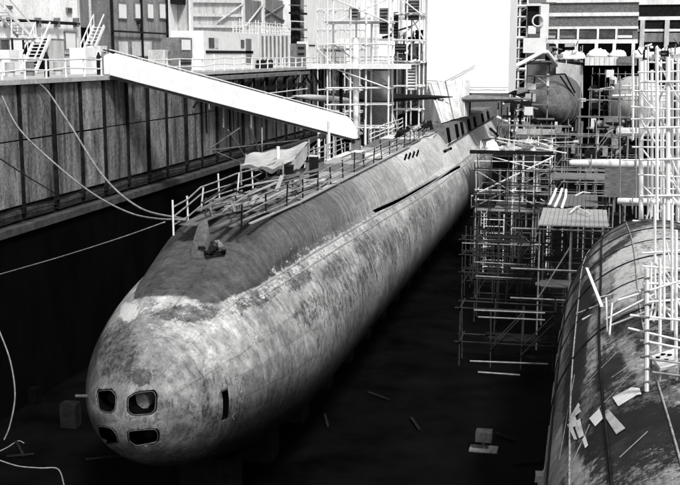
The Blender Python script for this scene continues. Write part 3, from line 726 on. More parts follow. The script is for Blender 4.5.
t = thing('board_heap', 'jumble of boards and poles lying across the top of the square platform', 'boards', ((xa + xb) / 2, Yp + 2, -8.8))
for k in range(26):
    p = Vector((R.uniform(xa, xb - .5), R.uniform(Yp, Yp + 5), -8.75 + R.uniform(0, 1.0))); a_ = R.uniform(-.5, .9); L_ = R.uniform(.8, 3.2)
    d = Vector((math.cos(a_) * L_, math.sin(a_) * L_, jit(.45)))
    (MB().tube(p, p + d, .06) if k % 3 == 0 else MB().beam(p, p + d, R.uniform(.15, .5), .06)).build('pole' if k % 3 == 0 else 'board', ('tube', 'white', 'woodl', 'black', 'wood')[k % 5], t)
# plank table
t = thing('plank_platform', 'broad plank platform on dark poles beside the rounded end of the right hull', 'platform', (-.7, 76, -11))
pw = planks(-2.9, 1.45, 72.3, 80.5, -11.05, 'y', .3, .07, 0, .12); pw.build('plank_deck', 'wood', t)
pw = planks(-2.6, .9, 81, 88, -10.9, 'y', .3, .07, 0, .2); pw.build('plank_deck', 'woodd', t)
for x in (-2.8, -.8, 1.35):
    for y in (72.6, 80): MB().tube((x, y, FLOOR), (x, y, -11.08), .06).build('leg', 'tubeg', t)
for z in (-11.3, -14, -16):
    MB().tube((-4.6, 72.5, z), (2.2, 72.5, z), .06).build('ledger', 'tubeg', t)
MB().tube((-2.8, 72.5, -16), (-.8, 72.5, -12.4), .05).build('brace', 'tubeg', t)
planks(-2.6, 0, 72.8, 75, -15.2, 'x', .28, .06).build('lower_deck', 'woodd', t)
for k, (x0, y0, x1, y1) in enumerate(((549, 205, 556, 189), (555, 206, 562, 189), (562, 207, 566, 190), (570, 213, 580, 206), (575, 196, 590, 193), (568, 209, 590, 214))):
    a = at(x0, y0, Z=-10.85); b = at(x1, y1, Z=-10.75)
    mb = MB(); mb.path([a, a.lerp(b, .4) + Vector((.12, 0, .22)), b], .11 if k < 3 else .06, 6)
    tag(mb.build('loose_hose' if k < 3 else 'loose_board', 'white' if k < 3 else 'woodl', None, base=a), ('leftmost pale hose arching over the plank platform', 'middle pale hose arching over the plank platform', 'rightmost pale hose arching over the plank platform', 'short pale board lying askew on the plank platform', 'short pale board at the far right of the plank platform', 'slanting pale board near the front of the plank platform')[k], 'hose' if k < 3 else 'board')
# further grey platform
t = thing('plank_platform', 'narrow grey plank platform further back beyond the broad one', 'platform', (-2, 100, -10.6))
planks(-3.2, 2.6, 99, 104, -10.9, 'x', .3, .07).build('plank_deck', 'steel', t)
for x in (-3, 0, 2.5): MB().tube((x, 99.2, FLOOR), (x, 99.2, -9.8), .06).build('leg', 'tubeg', t)
for z in (-12.3, -10.1): MB().tube((-5, 99, z), (6, 99, z), .06).build('ledger', 'tubeg', t)
# dark scaffold webs behind
def web(label, x0, x1, y, z0, z1, nx, m, seed, dens=.75):
    rr_ = random.Random(seed); t = thing('scaffold_bay', label, 'scaffold', ((x0 + x1) / 2, y, FLOOR))
    X = [x0 + (x1 - x0) * i / (nx - 1) + rr_.uniform(-.1, .1) for i in range(nx)]
    for x in X:
        for dy in (0, 1.8): MB().tube((x, y + dy, FLOOR), (x + rr_.uniform(-.1, .1), y + dy, z1 + rr_.uniform(-.6, .6)), .05).build('pole', m, t)
    z = z0
    while z < z1:
        if rr_.random() < dens:
            i = rr_.randrange(0, max(1, nx // 3)); j = nx - 1 - rr_.randrange(0, max(1, nx // 3))
            for dy in (-.1, 1.9): MB().tube((X[i] - .3, y + dy, z), (X[j] + .3, y + dy, z + rr_.uniform(-.08, .08)), .05).build('ledger', m, t)
            for k in (i, j): MB().tube((X[k] + .08, y - .3, z + .1), (X[k] + .08, y + 2.1, z + .1), .05).build('transom', m, t)
        if rr_.random() < .4:
            i = rr_.randrange(0, nx - 1); planks(X[i], X[min(nx - 1, i + 1 + rr_.randrange(2))], y, y + 1.8, z + .16, 'x').build('plank_deck', 'rib', t)
        z += rr_.uniform(.8, 1.5)
    for i in range(4):
        k = rr_.randrange(nx - 1); z = rr_.uniform(z0, z1 - 2); MB().tube((X[k], y - .15, z), (X[k + 1], y - .15, z + 2.2), .045).build('brace', m, t)
    return t
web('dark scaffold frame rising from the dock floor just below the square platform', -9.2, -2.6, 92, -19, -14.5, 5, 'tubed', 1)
web('near-black scaffold frame in the dark under the broad plank platform', -7.8, -1.2, 80, -19, -12.5, 5, 'tubed', 2)
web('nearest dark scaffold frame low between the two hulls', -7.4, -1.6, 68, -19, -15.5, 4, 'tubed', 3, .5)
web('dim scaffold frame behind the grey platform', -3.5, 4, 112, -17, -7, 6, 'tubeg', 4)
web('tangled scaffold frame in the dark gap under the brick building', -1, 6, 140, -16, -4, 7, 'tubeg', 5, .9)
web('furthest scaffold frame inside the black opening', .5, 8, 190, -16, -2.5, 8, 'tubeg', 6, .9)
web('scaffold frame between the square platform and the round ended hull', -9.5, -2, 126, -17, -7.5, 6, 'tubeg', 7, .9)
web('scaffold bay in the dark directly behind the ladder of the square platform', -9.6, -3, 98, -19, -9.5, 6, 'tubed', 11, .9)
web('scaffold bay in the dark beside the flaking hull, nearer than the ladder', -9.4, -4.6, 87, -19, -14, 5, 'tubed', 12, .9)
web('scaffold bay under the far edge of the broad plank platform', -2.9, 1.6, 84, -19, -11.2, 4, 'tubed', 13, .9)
# tubes reaching out of the dark at several heights
for k, (x0, x1, y, Y) in enumerate(((462, 540, 243, 84), (474, 545, 310, 66), (478, 545, 317, 66.5), (470, 548, 361, 60), (478, 520, 372, 60), (476, 532, 276, 76), (474, 530, 262, 80))):
    a = at(x0, y, Y=Y); b = at(x1, y + 3, Y=Y)
    if b.x > -1.6: b.x = -1.4
    mb = MB(); mb.tube(a, b, .05); tag(mb.build('cross_tube', 'tubeg', None, base=a), ('longest grey tube bridging the gap below the platform ladder', 'upper of the two close tubes halfway down the gap', 'lower of the two close tubes halfway down the gap', 'lowest long tube spanning the dark gap', 'short stub tube under the lowest long one', 'short tube below the plank platform legs', 'tube crossing the foot of the ladder')[k], 'tube')

# ------------------------------------------------------------------ right hand submarine
BX, BZ, BR, BL, BY = 3.9, -13.0, 4.8, 26.0, 75.0
rows = []; S = [.004]
while S[-1] < 62:
    s = S[-1]; S.append(s + (.04 if s < .4 else .15 if s < 3 else .3))
for s in S:
    u = min(s / BL, 1); r = BR * math.sqrt(max(0, 1 - (1 - u) ** 2)); rows.append([(BX + r * math.cos(2 * math.pi * k / 160), BY - s, BZ + r * math.sin(2 * math.pi * k / 160)) for k in range(160)])
mb = MB(); mb.grid(rows, closed=True); mb.f.append(list(range(160))); mb.f.append([(len(rows) - 1) * 160 + k for k in range(160)])
bvh2 = BVHTree.FromPolygons([tuple(v) for v in mb.v], mb.f)
sub2 = thing('submarine', 'dark patched submarine hull at the lower right, seen close from above', 'submarine', (BX, 50, FLOOR + 1.5))
h2 = mb.build('hull', 'hull2', sub2, smooth=True)
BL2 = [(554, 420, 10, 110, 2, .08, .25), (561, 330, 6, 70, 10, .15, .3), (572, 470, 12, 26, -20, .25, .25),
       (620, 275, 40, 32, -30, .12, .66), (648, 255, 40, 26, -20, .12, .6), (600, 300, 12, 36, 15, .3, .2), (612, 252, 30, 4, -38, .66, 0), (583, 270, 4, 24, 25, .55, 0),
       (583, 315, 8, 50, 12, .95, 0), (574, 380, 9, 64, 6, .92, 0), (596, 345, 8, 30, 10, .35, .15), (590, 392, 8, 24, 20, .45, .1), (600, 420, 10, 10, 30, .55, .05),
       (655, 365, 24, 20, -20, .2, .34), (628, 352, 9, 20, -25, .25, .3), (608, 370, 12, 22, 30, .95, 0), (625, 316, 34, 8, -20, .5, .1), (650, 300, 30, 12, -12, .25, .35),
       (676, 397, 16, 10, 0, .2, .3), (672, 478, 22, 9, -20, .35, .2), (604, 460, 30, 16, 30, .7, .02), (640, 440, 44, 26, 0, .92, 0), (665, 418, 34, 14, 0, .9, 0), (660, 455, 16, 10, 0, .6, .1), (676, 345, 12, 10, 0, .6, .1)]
def fn2(w, a, s):
    px, py = proj(w) if w.dot(CF) > 3 else (900, 900)
    T = .30; g = .56; W = .08; nz = n3(w, .5)
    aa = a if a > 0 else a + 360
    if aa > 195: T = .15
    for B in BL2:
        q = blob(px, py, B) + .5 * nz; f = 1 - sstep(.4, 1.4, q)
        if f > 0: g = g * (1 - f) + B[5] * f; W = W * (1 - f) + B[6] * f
    return (max(.01, T * (1 + .3 * nz)), min(1, max(0, g)), .2, W)
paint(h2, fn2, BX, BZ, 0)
def patch(poly, m, label=None, off=.03, parent=sub2, name='hull_patch', b=bvh2):
    mb = MB(); pts = []
    # subdivided quad following the hull
    n = 8; a, b_, c, d = [Vector(q) for q in poly]; rows = []
    for i in range(n + 1):
        l = a.lerp(d, i / n); r = b_.lerp(c, i / n); row = []
        for j in range(n + 1):
            q = l.lerp(r, j / n); p, nn_ = hit(q.x, q.y, b); row.append(p + nn_ * off)
        rows.append(row)
    mb.grid(rows); o = mb.build(name, m, parent, smooth=True)
    if label: o['label'] = label
    return o
def V2(l): return [(x, y, 0) for x, y in l]
for k, s_ in enumerate((5, 9, 12.5, 16, 20, 24, 28, 32, 37)):
    u = min(s_ / BL, 1); r = BR * math.sqrt(1 - (1 - u) ** 2) + .012
    MB().path([(BX + r * math.cos(a_ * math.pi / 60), BY - s_, BZ + r * math.sin(a_ * math.pi / 60)) for a_ in range(20, 78)], .03 if k % 2 else .045, 5).build('frame_seam', 'black', sub2, smooth=True)
for k, dg in enumerate((112, 131, 147, 163, 178)):
    MB().path([(BX + (BR * math.sqrt(1 - (1 - min(q_ / BL, 1)) ** 2) + .012) * math.cos(math.radians(dg + 1.5 * math.sin(q_ * .2))), BY - q_, BZ + (BR * math.sqrt(1 - (1 - min(q_ / BL, 1)) ** 2) + .012) * math.sin(math.radians(dg + 1.5 * math.sin(q_ * .2)))) for q_ in [3 + .9 * i for i in range(60)]], .05 if k in (1, 3) else .03, 5).build('plate_seam', 'black' if k % 2 else 'strake', sub2, smooth=True)
patch(V2([(613, 398), (632, 388), (637, 396), (619, 407)]), 'white', 'bright white rectangular patch')
patch(V2([(632, 388), (640, 389), (642, 395), (636, 396)]), 'white')
patch(V2([(590, 419), (600, 409), (604, 419), (596, 427)]), 'white', 'small bright white patch')
patch(V2([(603, 413), (609, 410), (626, 429), (617, 435)]), 'canvas', 'grey slanted rectangular patch')
patch(V2([(604, 413), (612, 407), (613, 409), (606, 415)]), 'cladg')
for q in ([(569, 421), (579, 403), (581, 406), (572, 422)], [(572, 414), (580, 408), (582, 412), (574, 418)], [(576, 422), (581, 419), (583, 430), (578, 433)], [(570, 420), (576, 416), (579, 426), (573, 428)],
          [(576, 428), (582, 425), (585, 436), (580, 439)], [(583, 440), (586, 436), (589, 446), (586, 449)], [(568, 425), (572, 423), (578, 440), (575, 440)]):
    patch(V2(q), 'white', name='hull_marking')
for q in ((612, 378, 660, 345), (598, 410, 634, 372), (620, 458, 648, 432), (585, 385, 618, 352), (560, 460, 575, 375), (566, 478, 590, 425)):
    n = 8; pts = []
    for i in range(n + 1):
        p, nm = hit(q[0] + (q[2] - q[0]) * i / n, q[1] + (q[3] - q[1]) * i / n, bvh2)
        if p: pts.append(p + nm * .02)
    MB().path(pts, .013, 5).build('weld_seam', 'cladg', sub2)
for y in range(24, 72, 6):
    tag(MB().box(BX - 1.2, BX + 1.2, y, y + 1.4, FLOOR, BZ - BR * math.sqrt(max(.05, 1 - (1 - min((BY - y - 1.4) / BL, 1)) ** 2)) + .3).build('keel_block', 'black', None, base=(BX, y, FLOOR)), 'heavy dark keel block under the right hand patched hull', 'keel block', 'keel blocks under the right hand hull')
# ------------------------------------------------------------------ round hulls further back
def roundhull(label, cx, cy, cz, r, m, ln, blunt, rings=True, tone=.3):
    t = thing('submarine', label, 'submarine', (cx, cy + 10, FLOOR))
    rows = []
    for i in range(30):
        u = (i / 29) ** 1.6; rr_ = r * math.sqrt(max(0.0004, 1 - (1 - u) ** 2)); rows.append([(cx + rr_ * math.cos(2 * math.pi * k / 48), cy + u * blunt, cz + rr_ * math.sin(2 * math.pi * k / 48)) for k in range(48)])
    rows.append([(p[0], cy + ln, p[2]) for p in rows[-1]])
    mb = MB(); mb.grid(rows, closed=True); mb.f.append(list(range(48))); mb.build('hull', m, t, smooth=True)
    if rings:
        for i in (12, 17, 22):
            MB().path([Vector(p) for p in rows[i]] + [Vector(rows[i][0]), Vector(rows[i][1])], .045, 5, cap=False).build('hull_ring', 'steel', t)
    for y in (cy + blunt, cy + blunt + 8):
        MB().box(cx - r * .8, cx + r * .8, y, y + 1.5, FLOOR, cz - r * .55).build('cradle', 'black', t)
    return t
roundhull('round ended submarine hull with weld rings in front of the brick building', at(552, 106, Y=165).x, 163, at(552, 107, Y=165).z, 4.1, 'hullg', 40, 9)
roundhull('pale round ended submarine hull behind the white scaffold on the right', at(643, 110, Y=160).x, 158, at(640, 112, Y=160).z, 4.3, 'clad', 40, 10, False)
# gear and ladders on top of the middle round hull
t = thing('lifting_gantry', 'dark pipe frame perched on top of the round ended hull with rings', 'frame', (at(552, 78, Y=168).x, 168, -5))
for (x0, y0, x1, y1) in ((530, 76, 565, 74), (535, 76, 532, 100), (560, 76, 574, 96), (548, 74, 550, 92), (538, 78, 560, 95), (565, 74, 575, 93), (520, 84, 540, 84)):
    MB().tube(at(x0, y0, Y=166), at(x1, y1, Y=167), .12).build('pipe', 'black' if y0 < 77 else 'tubeg', t)
for k, (x, y, w, h, m_, lb) in enumerate(((530, 90, 12, 12, 'white', 'white board box left of the round ended hull'), (548, 80, 3, 12, 'white', 'slim white post box on top of the round ended hull'), (556, 128, 3, 12, 'white', 'short white upright board below the round ended hull'), (580, 100, 12, 3, 'cladw', 'pale flat panel right of the round ended hull'), (536, 132, 40, 5, 'canvas', 'long pale bench board in front of the round ended hull'))):
    Y = 150 if k != 3 else 170; a = at(x - w / 2, y + h / 2, Y=Y); b = at(x + w / 2, y - h / 2, Y=Y)
    if k == 4: Y = 130; a = at(x - w / 2, y + h / 2, Y=Y); b = at(x + w / 2, y - h / 2, Y=Y)
    t = thing('site_board', lb, 'board', (a.x, Y, a.z)); MB().box(a.x, b.x, Y, Y + .4, a.z, b.z).build('panel', m_, t)
    MB().tube(((a.x + b.x) / 2, Y + .45, a.z + .1), ((a.x + b.x) / 2, Y + .45, a.z - 5), .1).build('post', 'tubeg', t)

def machinery(label, x0, y0, x1, y1, Y, n, seed):
    rr_ = random.Random(seed); t = thing('machinery_stack', label, 'machinery', at((x0 + x1) / 2, y1, Y=Y))
    for k in range(n):
        x = rr_.uniform(x0, x1); y = rr_.uniform(y0, y1); p = at(x, y, Y=Y + rr_.uniform(-1.5, 1.5)); w_ = rr_.uniform(.15, .8); h_ = rr_.uniform(.1, .6); m_ = rr_.choice(['black', 'steel', 'tube', 'canvas', 'black', 'tubeg', 'rib'])
        if k % 3 == 0: MB().box(p.x - w_, p.x + w_, p.y - .4, p.y + .4, p.z - h_, p.z + h_).build('machine_block', m_, t)
        elif k % 3 == 1: MB().tube(p, p + Vector((rr_.uniform(-2, 2), .3, rr_.uniform(-1, 1))), rr_.uniform(.06, .2), 8).build('pipe', m_, t)
        else: MB().tube(p, p + Vector((0, 0, -rr_.uniform(1, 3))), .08).build('support', m_, t)
    for k in range(4):
        x = x0 + (x1 - x0) * (k + .5) / 4; p = at(x, y0 + 4, Y=Y); MB().tube((p.x, Y, FLOOR), (p.x, Y, p.z), .09).build('column', 'tubed', t)
    return t
machinery('tangle of machinery and pipes between the white enclosure and the ringed hull', 497, 92, 536, 138, 138, 60, 1)
machinery('low machinery heaped below the ringed hull', 530, 126, 575, 150, 132, 45, 2)
machinery('machinery and frames in the black opening under the canopy', 588, 72, 618, 145, 186, 60, 3)
machinery('dark clutter left of the pale round hull', 590, 118, 632, 158, 122, 50, 4)
machinery('bright clutter on the quay at the foot of the brick building wing', 640, 44, 680, 66, 192, 40, 5)
machinery('clutter on the quay left of the corrugated canopy', 545, 44, 585, 60, 203.5, 36, 6)
machinery('clutter behind the tall scaffold at quay level', 392, 30, 424, 66, 130, 40, 7)
# ------------------------------------------------------------------ lattice crane beside the enclosure
Yk = 148
t = thing('lattice_mast', 'white lattice mast of a crane just right of the white enclosure', 'mast', (X_(518, Yk), Yk, FLOOR))
x0, x1 = X_(511, Yk), X_(526, Yk)
for x in (x0, (x0 + x1) / 2, x1):
    MB().tube((x, Yk, FLOOR), (x, Yk, 9), .12).build('leg', 'white', t)
    MB().tube((x, Yk + 2, FLOOR), (x, Yk + 2, 9), .12).build('leg', 'tubeg', t)
for i in range(0, 15):
    z = -10 + i * 1.35
    MB().tube((x0, Yk - .1, z), (x1, Yk - .1, z), .10 if i % 3 else .22).build('cross_bar', 'white', t)
    MB().tube((x0, Yk + 1.9, z), (x1, Yk + 1.9, z + 1.35), .08).build('lacing', 'tubeg', t)
MB().box(x0 - .1, x1 + .1, Yk + 2.4, Yk + 2.6, FLOOR, 9).build('backing_plate', 'black', t)
for k in range(9): MB().box(x0 - .3, x1 + 3.8 + jit(.4), Yk + 2, Yk + 3.6, -8.6 + k * 1.9, -8.45 + k * 1.9).build('landing', 'steel', t)
t = thing('slewing_boom', 'white bent tubular boom reaching down beside the lattice mast', 'boom', at(545, 50, Y=146))
MB().path([at(503, 72, Y=140), at(524, 62, Y=143), at(541, 52.5, Y=146), at(547, 52, Y=147), at(552, 58, Y=148), at(556, 66, Y=149)], .28, 8).build('arm', 'white', t, smooth=True)
MB().path([at(503, 76, Y=140), at(541, 57, Y=146)], .06).build('cable', 'black', t)
t = thing('machine_cab', 'white crane cab with curved top and dark opening beside the lattice mast', 'cab', at(535, 52, Y=147))
a = at(523, 53, Y=147); b = at(546, 38, Y=147); MB().box(a.x, b.x, 147, 149, a.z, b.z).build('cab_body', 'white', t)
a = at(540, 38, Y=147); b = at(549, 4, Y=147); MB().box(a.x, b.x, 147, 148.5, a.z, b.z).build('upright', 'white', t)
a = at(527, 6, Y=147); b = at(541, 3.4, Y=147); MB().box(a.x, b.x, 147, 148.5, a.z, b.z).build('top_beam', 'tube', t)
a = at(527, 27, Y=147.5); b = at(539, 6, Y=147.5); MB().box(a.x, b.x, 147.5, 148.6, a.z, b.z).build('housing', 'black', t)
mb = MB(); c = at(538, 21, Y=146.8); mb.path([c + Vector((.7 * math.cos(k * math.pi / 8), 0, .7 * math.sin(k * math.pi / 8))) for k in range(18)], .12, 6, cap=False); mb.build('sheave', 'tube', t)
a = at(528, 34, Y=146.9); b = at(536, 26, Y=146.9); MB().box(a.x, b.x, 146.8, 147, a.z, b.z).build('cab_window', 'glassw', t)

# ------------------------------------------------------------------ brick building at the dock end
Yf = 206
def fz(y): return at(595, y, Y=Yf).z
def fx(x): return at(x, 30, Y=Yf).x
t = thing('brick_building', 'long dark brick building with white bands at the far end of the dock', 'building', (fx(595), Yf + 6, QZ))
xl, xr = fx(546), fx(638)
MB().box(xl, xr, Yf + .3, Yf + 16, QZ, 14).build('wall', 'brick', t)
for y0, y1 in ((-6, 2.6), (12.6, 16.2), (26.5, 29), (39.5, 43.5)):
    MB().box(xl - .1, xr + .05, Yf, Yf + .297, fz(y1), fz(y0)).build('white_band', 'cladw', t)
for k, (a, b) in enumerate(((548, 556), (559.5, 576), (579, 596), (599, 615), (617.5, 633))):
    w_ = MB().box(fx(a), fx(b), Yf + .18, Yf + .28, fz(39.5), fz(29)).build('window', 'glass', t)
    MB().box(fx(a) + .1, fx(b) - .1, Yf + .12, Yf + .177, fz(38), fz(35.5)).build('pane', ('clad', 'cladg', 'glass', 'glass', 'glassw')[k], w_)
    MB().box(fx(a) - .35, fx(a) + .02, Yf - .05, Yf + .2, fz(39.5), fz(29)).build('mullion', 'cladw', t)
for x in (557, 577, 597, 615, 634):
    MB().box(fx(x) - .3, fx(x) + .3, Yf - .3, Yf - .01, fz(60), fz(43)).build('column', 'cladw', t)
MB().box(xl, xr, Yf + .1, Yf + .28, QZ, fz(43.7)).build('lower_wall', 'dark', t)
t = thing('brick_building', 'set back darker wing of the brick building with pale columns at the right edge', 'building', (fx(662), Yf + 10, QZ))
x2 = fx(760)
MB().box(xr + .1, x2, Yf + 3.3, Yf + 18, QZ, 14).build('wall', 'black', t)
for y0, y1, m_ in ((-6, 4.5, 'cladw'), (16.5, 20, 'cladw'), (29, 31.5, 'cladw'), (33, 42, 'cladg')):
    MB().box(xr + .1, x2, Yf + 3, Yf + 3.297, fz(y1), fz(y0)).build('white_band' if m_ == 'cladw' else 'wall_panel', m_, t)
for x in (643, 668, 700, 730): MB().box(fx(x) - .4, fx(x) + .4, Yf + 2.6, Yf + 2.99, QZ, fz(20)).build('column', 'clad', t)
# canopy and black opening
t = thing('corrugated_canopy', 'white corrugated canopy over the black opening at the dock end', 'canopy', (fx(611), Yf - 4, fz(65)))
mb = MB(); x = at(585, 60, Y=200).x; n = 0
while x < at(636, 60, Y=200).x: mb.box(x, x + .42, 199.8 + .12 * (n % 2), 200.1, at(600, 65.5, Y=200).z, at(600, 57, Y=200).z); x += .42; n += 1
mb.build('corrugated_fascia', 'cladw', t)
MB().box(at(585, 60, Y=200).x, at(636, 60, Y=200).x, 200.2, 206, at(600, 59, Y=200).z, at(600, 57.5, Y=200).z).build('roof', 'cladg', t)
MB().box(at(618, 60, Y=199.6).x, at(634, 60, Y=199.6).x, 199.3, 199.7, at(625, 63, Y=200).z, at(625, 56.5, Y=200).z).build('louvre_panel', 'steel', t)
t = thing('tunnel_opening', 'deep black opening in the dock end under the corrugated canopy', 'opening', (5, 214, FLOOR))
MB().box(-1.1, 14.0, 215.6, 215.9, FLOOR, QZ).build('back_wall', 'dark', t)
MB().box(-1.15, -.9, 206.5, 215.5, FLOOR, QZ).build('side_wall', 'dark', t)
t = thing('sloping_wall', 'pale concrete wall with sloping top left of the black opening', 'wall', at(570, 100, Y=200))
pts = [at(556, 62, Y=201), at(583, 66, Y=201), at(583, 108, Y=201), at(556, 108, Y=201)]
MB().hexa([pts[3], pts[2], pts[2] + Vector((0, 2, 0)), pts[3] + Vector((0, 2, 0)), pts[0], pts[1], pts[1] + Vector((0, 2, 0)), pts[0] + Vector((0, 2, 0))]).build('wall_body', 'clad', t)
# white sheeted heaps on the quay in front of the brick building
def heap(label, x, y, w, h, Y, m_='sheet', seed=0):
    c = at(x, y, Y=Y); s = Y / FPX; rows = []
    for j in range(9):
        a_ = j / 8 * math.pi / 2; rows.append([(c.x + w / 2 * s * (math.cos(a_) ** .6) * math.cos(2 * math.pi * i / 20) * (1 + .5 * noise.noise(Vector((i * .9, j * .8, seed)))), Y + 1.3 * math.cos(a_) * math.sin(2 * math.pi * i / 20), c.z - h / 2 * s + h * s * .62 * math.sin(a_) * (1 + .5 * noise.noise(Vector((i * .8, j * .9, seed + 9))))) for i in range(20)])
    mb = MB(); mb.grid(rows, closed=True); mb.f.append(list(range(20)))
    return tag(mb.build('sheeted_heap', m_, None, smooth=True, base=(c.x, Y, c.z - h / 2 * s)), label, 'sheeting')
heap('large rounded white sheeted heap under the pale columns', 648, 50, 30, 16, 200, seed=1)
heap('long white sheeted heap at the right edge below the building wing', 672, 52, 40, 18, 197, seed=2)
heap('white sheeted heap above the left part of the corrugated canopy', 598, 51, 20, 11, 203, seed=3)
heap('small white sheeted heap above the right part of the canopy', 618, 52, 16, 9, 203, seed=4)
heap('pale sheeted heap at the foot of the building left of the canopy', 572, 53, 26, 12, 203.5, seed=5)

# ------------------------------------------------------------------ white scaffold at the right
def poles_px(label, items, cat='scaffold', name='scaffold_tower', loc=None):
    t = None
    for it in items:
        nm, x0, y0, Ya_, x1, y1, Yb_, r, m_ = it
        a = at(x0, y0, Y=Ya_); b = at(x1, y1, Y=Yb_)
        if t is None: t = thing(name, label, cat, (loc or a))
        MB().tube(a, b, r, 8 if r > .1 else 6).build(nm, m_, t)
    return t
Yr = 60
def surf(x, y):
    p, n = hit(x, y, bvh2); return p.y if p else 70
its = []
for x, yb, Y, r, m_ in ((641, 252, 62, .13, 'white'), (648, 215, 64, .06, 'tube'), (657, 262, 60, .10, 'white'), (668, 240, 61, .12, 'white'), (661, 232, 64.5, .06, 'tube'), (678, 250, 62, .09, 'white'), (633, 140, 66, .07, 'white')):
    its.append(('pole', x, 42 + R.random() * 20, Y, x, yb, Y, r, m_))
for y in (72, 90, 108, 118, 148, 176, 222, 236):
    its.append(('ledger', 634 + jit(4), y + jit(2), 61, 700, y + jit(3), 61, .05, 'white'))
for y in (62, 100, 140, 188): its.append(('ledger', 640, y, 64.5, 700, y + 2, 64.5, .05, 'tube'))
for a, b, c, d in ((641, 90, 668, 130), (668, 80, 641, 140), (643, 150, 668, 182), (643, 186, 672, 215), (668, 150, 684, 190), (645, 215, 668, 250), (668, 215, 684, 240), (643, 252, 660, 232), (657, 60, 684, 110), (641, 120, 660, 150), (672, 180, 684, 205), (650, 255, 672, 215)):
    its.append(('brace', a, b, 61.5, c, d, 61.5, .055, 'white'))
for k in range(14):
    x = R.uniform(640, 672); y = R.uniform(60, 225); its.append(('brace', x, y, 61.2, x + R.uniform(-12, 22), y + R.uniform(12, 40), 61.4, .05, 'white'))
for x, y0, y1, r in ((645, 60, 130, .1), (652, 70, 200, .09), (672, 60, 180, .1), (663, 110, 245, .08)): its.append(('pole', x, y0, 62.5, x, y1, 62.5, r, 'white'))
for y in (82, 128, 160, 196): its.append(('ledger', 640, y, 60.8, 700, y + jit(2), 60.8, .07, 'white'))
poles_px('dense white tube scaffold rising from the right hand hull', its)
its = []
for x, yb, r in ((664, 250, .05), (673, 262, .05), (652, 246, .05)): its.append(('pole', x, 175, 66, x, yb, 66, r, 'tube'))
for y in (86, 133, 160, 205): its.append(('ledger', 622, y, 68, 700, y, 68, .05, 'tube'))
for x in (620, 636, 676): its.append(('pole', x, 76, 68, x, 250, 68, .05, 'tubeg'))
poles_px('thinner grey scaffold just behind the dense white one', its)
for k, (x0, y0, x1, y1, Y, h, tip, lb) in enumerate(((617, 132, 720, 132, 70, 8.5, 0, 'upper white beam across the right scaffold'), (569, 163, 720, 165, 69, 9, 1, 'longest white beam with a tapered left end across the right scaffold'), (617, 201, 720, 203, 68, 6.5, 0, 'lowest white beam across the right scaffold'), (612, 96, 700, 94, 72, 2.5, 0, 'thin topmost white beam across the right scaffold'))):
    a = at(x0, y0, Y=Y); b = at(x1, y1, Y=Y); hw = h * Y / FPX
    t = thing('white_beam', lb, 'beam', a)
    if tip:
        mb = MB(); mb.path([a, a.lerp(b, .02), a.lerp(b, .3), b], [hw * .25, hw * .38, hw * .5, hw * .52], 12); mb.build('beam_body', 'white', t, smooth=True)
    else:
        MB().path([a, a.lerp(b, .01), b], [hw * .3, hw * .5, hw * .5], 12).build('beam_body', 'white', t, smooth=True)
    for g in (.15, .45, .7): p = a.lerp(b, g); MB().tube(p + Vector((0, -.36, -hw)), p + Vector((0, -.36, hw)), .04).build('clamp', 'tubeg', t)
# grey cladding behind the beams
t = thing('screen_panel', 'grey mottled screen behind the longest white beam', 'screen', at(640, 180, Y=80))
a = at(604, 197, Y=82); b = at(690, 167, Y=82); MB().box(a.x, b.x + 6, 82, 82.3, a.z, b.z).build('panel', 'woodd', t)
for x in (-.2, 2.5, 5.2): MB().tube((a.x + .3 + x, 82.5, FLOOR), (a.x + .3 + x, 82.5, b.z), .06).build('post', 'tubed', t)
# staging poles on the right hull
def hp(x, y, up=0):
    p, n = hit(x, y, bvh2); return p + n * .03 + Vector((0, 0, up))
t = thing('staging_pole', 'tall pale pole standing on the right hull with tubes clamped to it', 'pole', hp(647, 392))
base = hp(647, 392); top = at(647, 268, Y=base.y)
MB().tube(base, top, .06, 8).build('pole', 'tube', t)
for i in range(9):
    p = base.lerp(top, .08 + i * .105); MB().tube(p + Vector((-.08, -.05, 0)), p + Vector((.08, -.05, .02)), .03).build('clamp', 'steel', t)
for (x0, y0, x1, y1) in ((628, 328, 700, 345), (640, 340, 700, 352), (630, 315, 700, 322), (618, 300, 700, 275), (640, 357, 700, 366), (652, 372, 700, 378)):
    MB().tube(at(x0, y0, Y=base.y + .15), at(x1, y1, Y=base.y + .3), .032).build('cross_tube', 'tube' if y0 < 350 else 'tubeg', t)
its = []
def hY(x, y): return hp(x, y).y - .3
for x, y0, y1 in ((655, 205, 300), (664, 205, 318), (672, 205, 330), (660, 258, 352), (676, 230, 372), (651, 262, 290)):
    Y = hY(min(x, 676), y1); its.append(('pole', x, y0, Y, x, y1, Y, .05, 'white'))
Yl = hY(664, 318)
for y in (252, 268, 284, 300, 318, 336, 350): its.append(('ledger', 646 + jit(4), y + jit(2), Yl, 700, y + jit(5), Yl, .038, 'white'))
for k in range(16):
    x = R.uniform(646, 672); y = R.uniform(232, 318); its.append(('brace', x, y, Yl + .4, x + R.uniform(-10, 20), y + R.uniform(8, 36), Yl + .2, .035, 'white' if k % 3 else 'tube'))
poles_px('lower lattice of white tubes standing on the right hull in front of the dense scaffold', its)
t = thing('loose_poles', 'bundle of long pale poles lying slanted over the right hull', 'poles', hp(600, 315))
for (x0, y0, x1, y1) in ((577, 316, 640, 297), (590, 311, 650, 292), (583, 322, 660, 285), (606, 322, 655, 300), (600, 300, 680, 284), (612, 328, 662, 312)):
    a = hp(x0, y0, .08); b = hp(min(x1, 676), y1, .2); MB().tube(a, b, .035).build('pole', 'tube', t)
a = hp(587, 275, .3); b = hp(602, 312, .2); MB().beam(a, b, .12, .06).build('board', 'white', t)
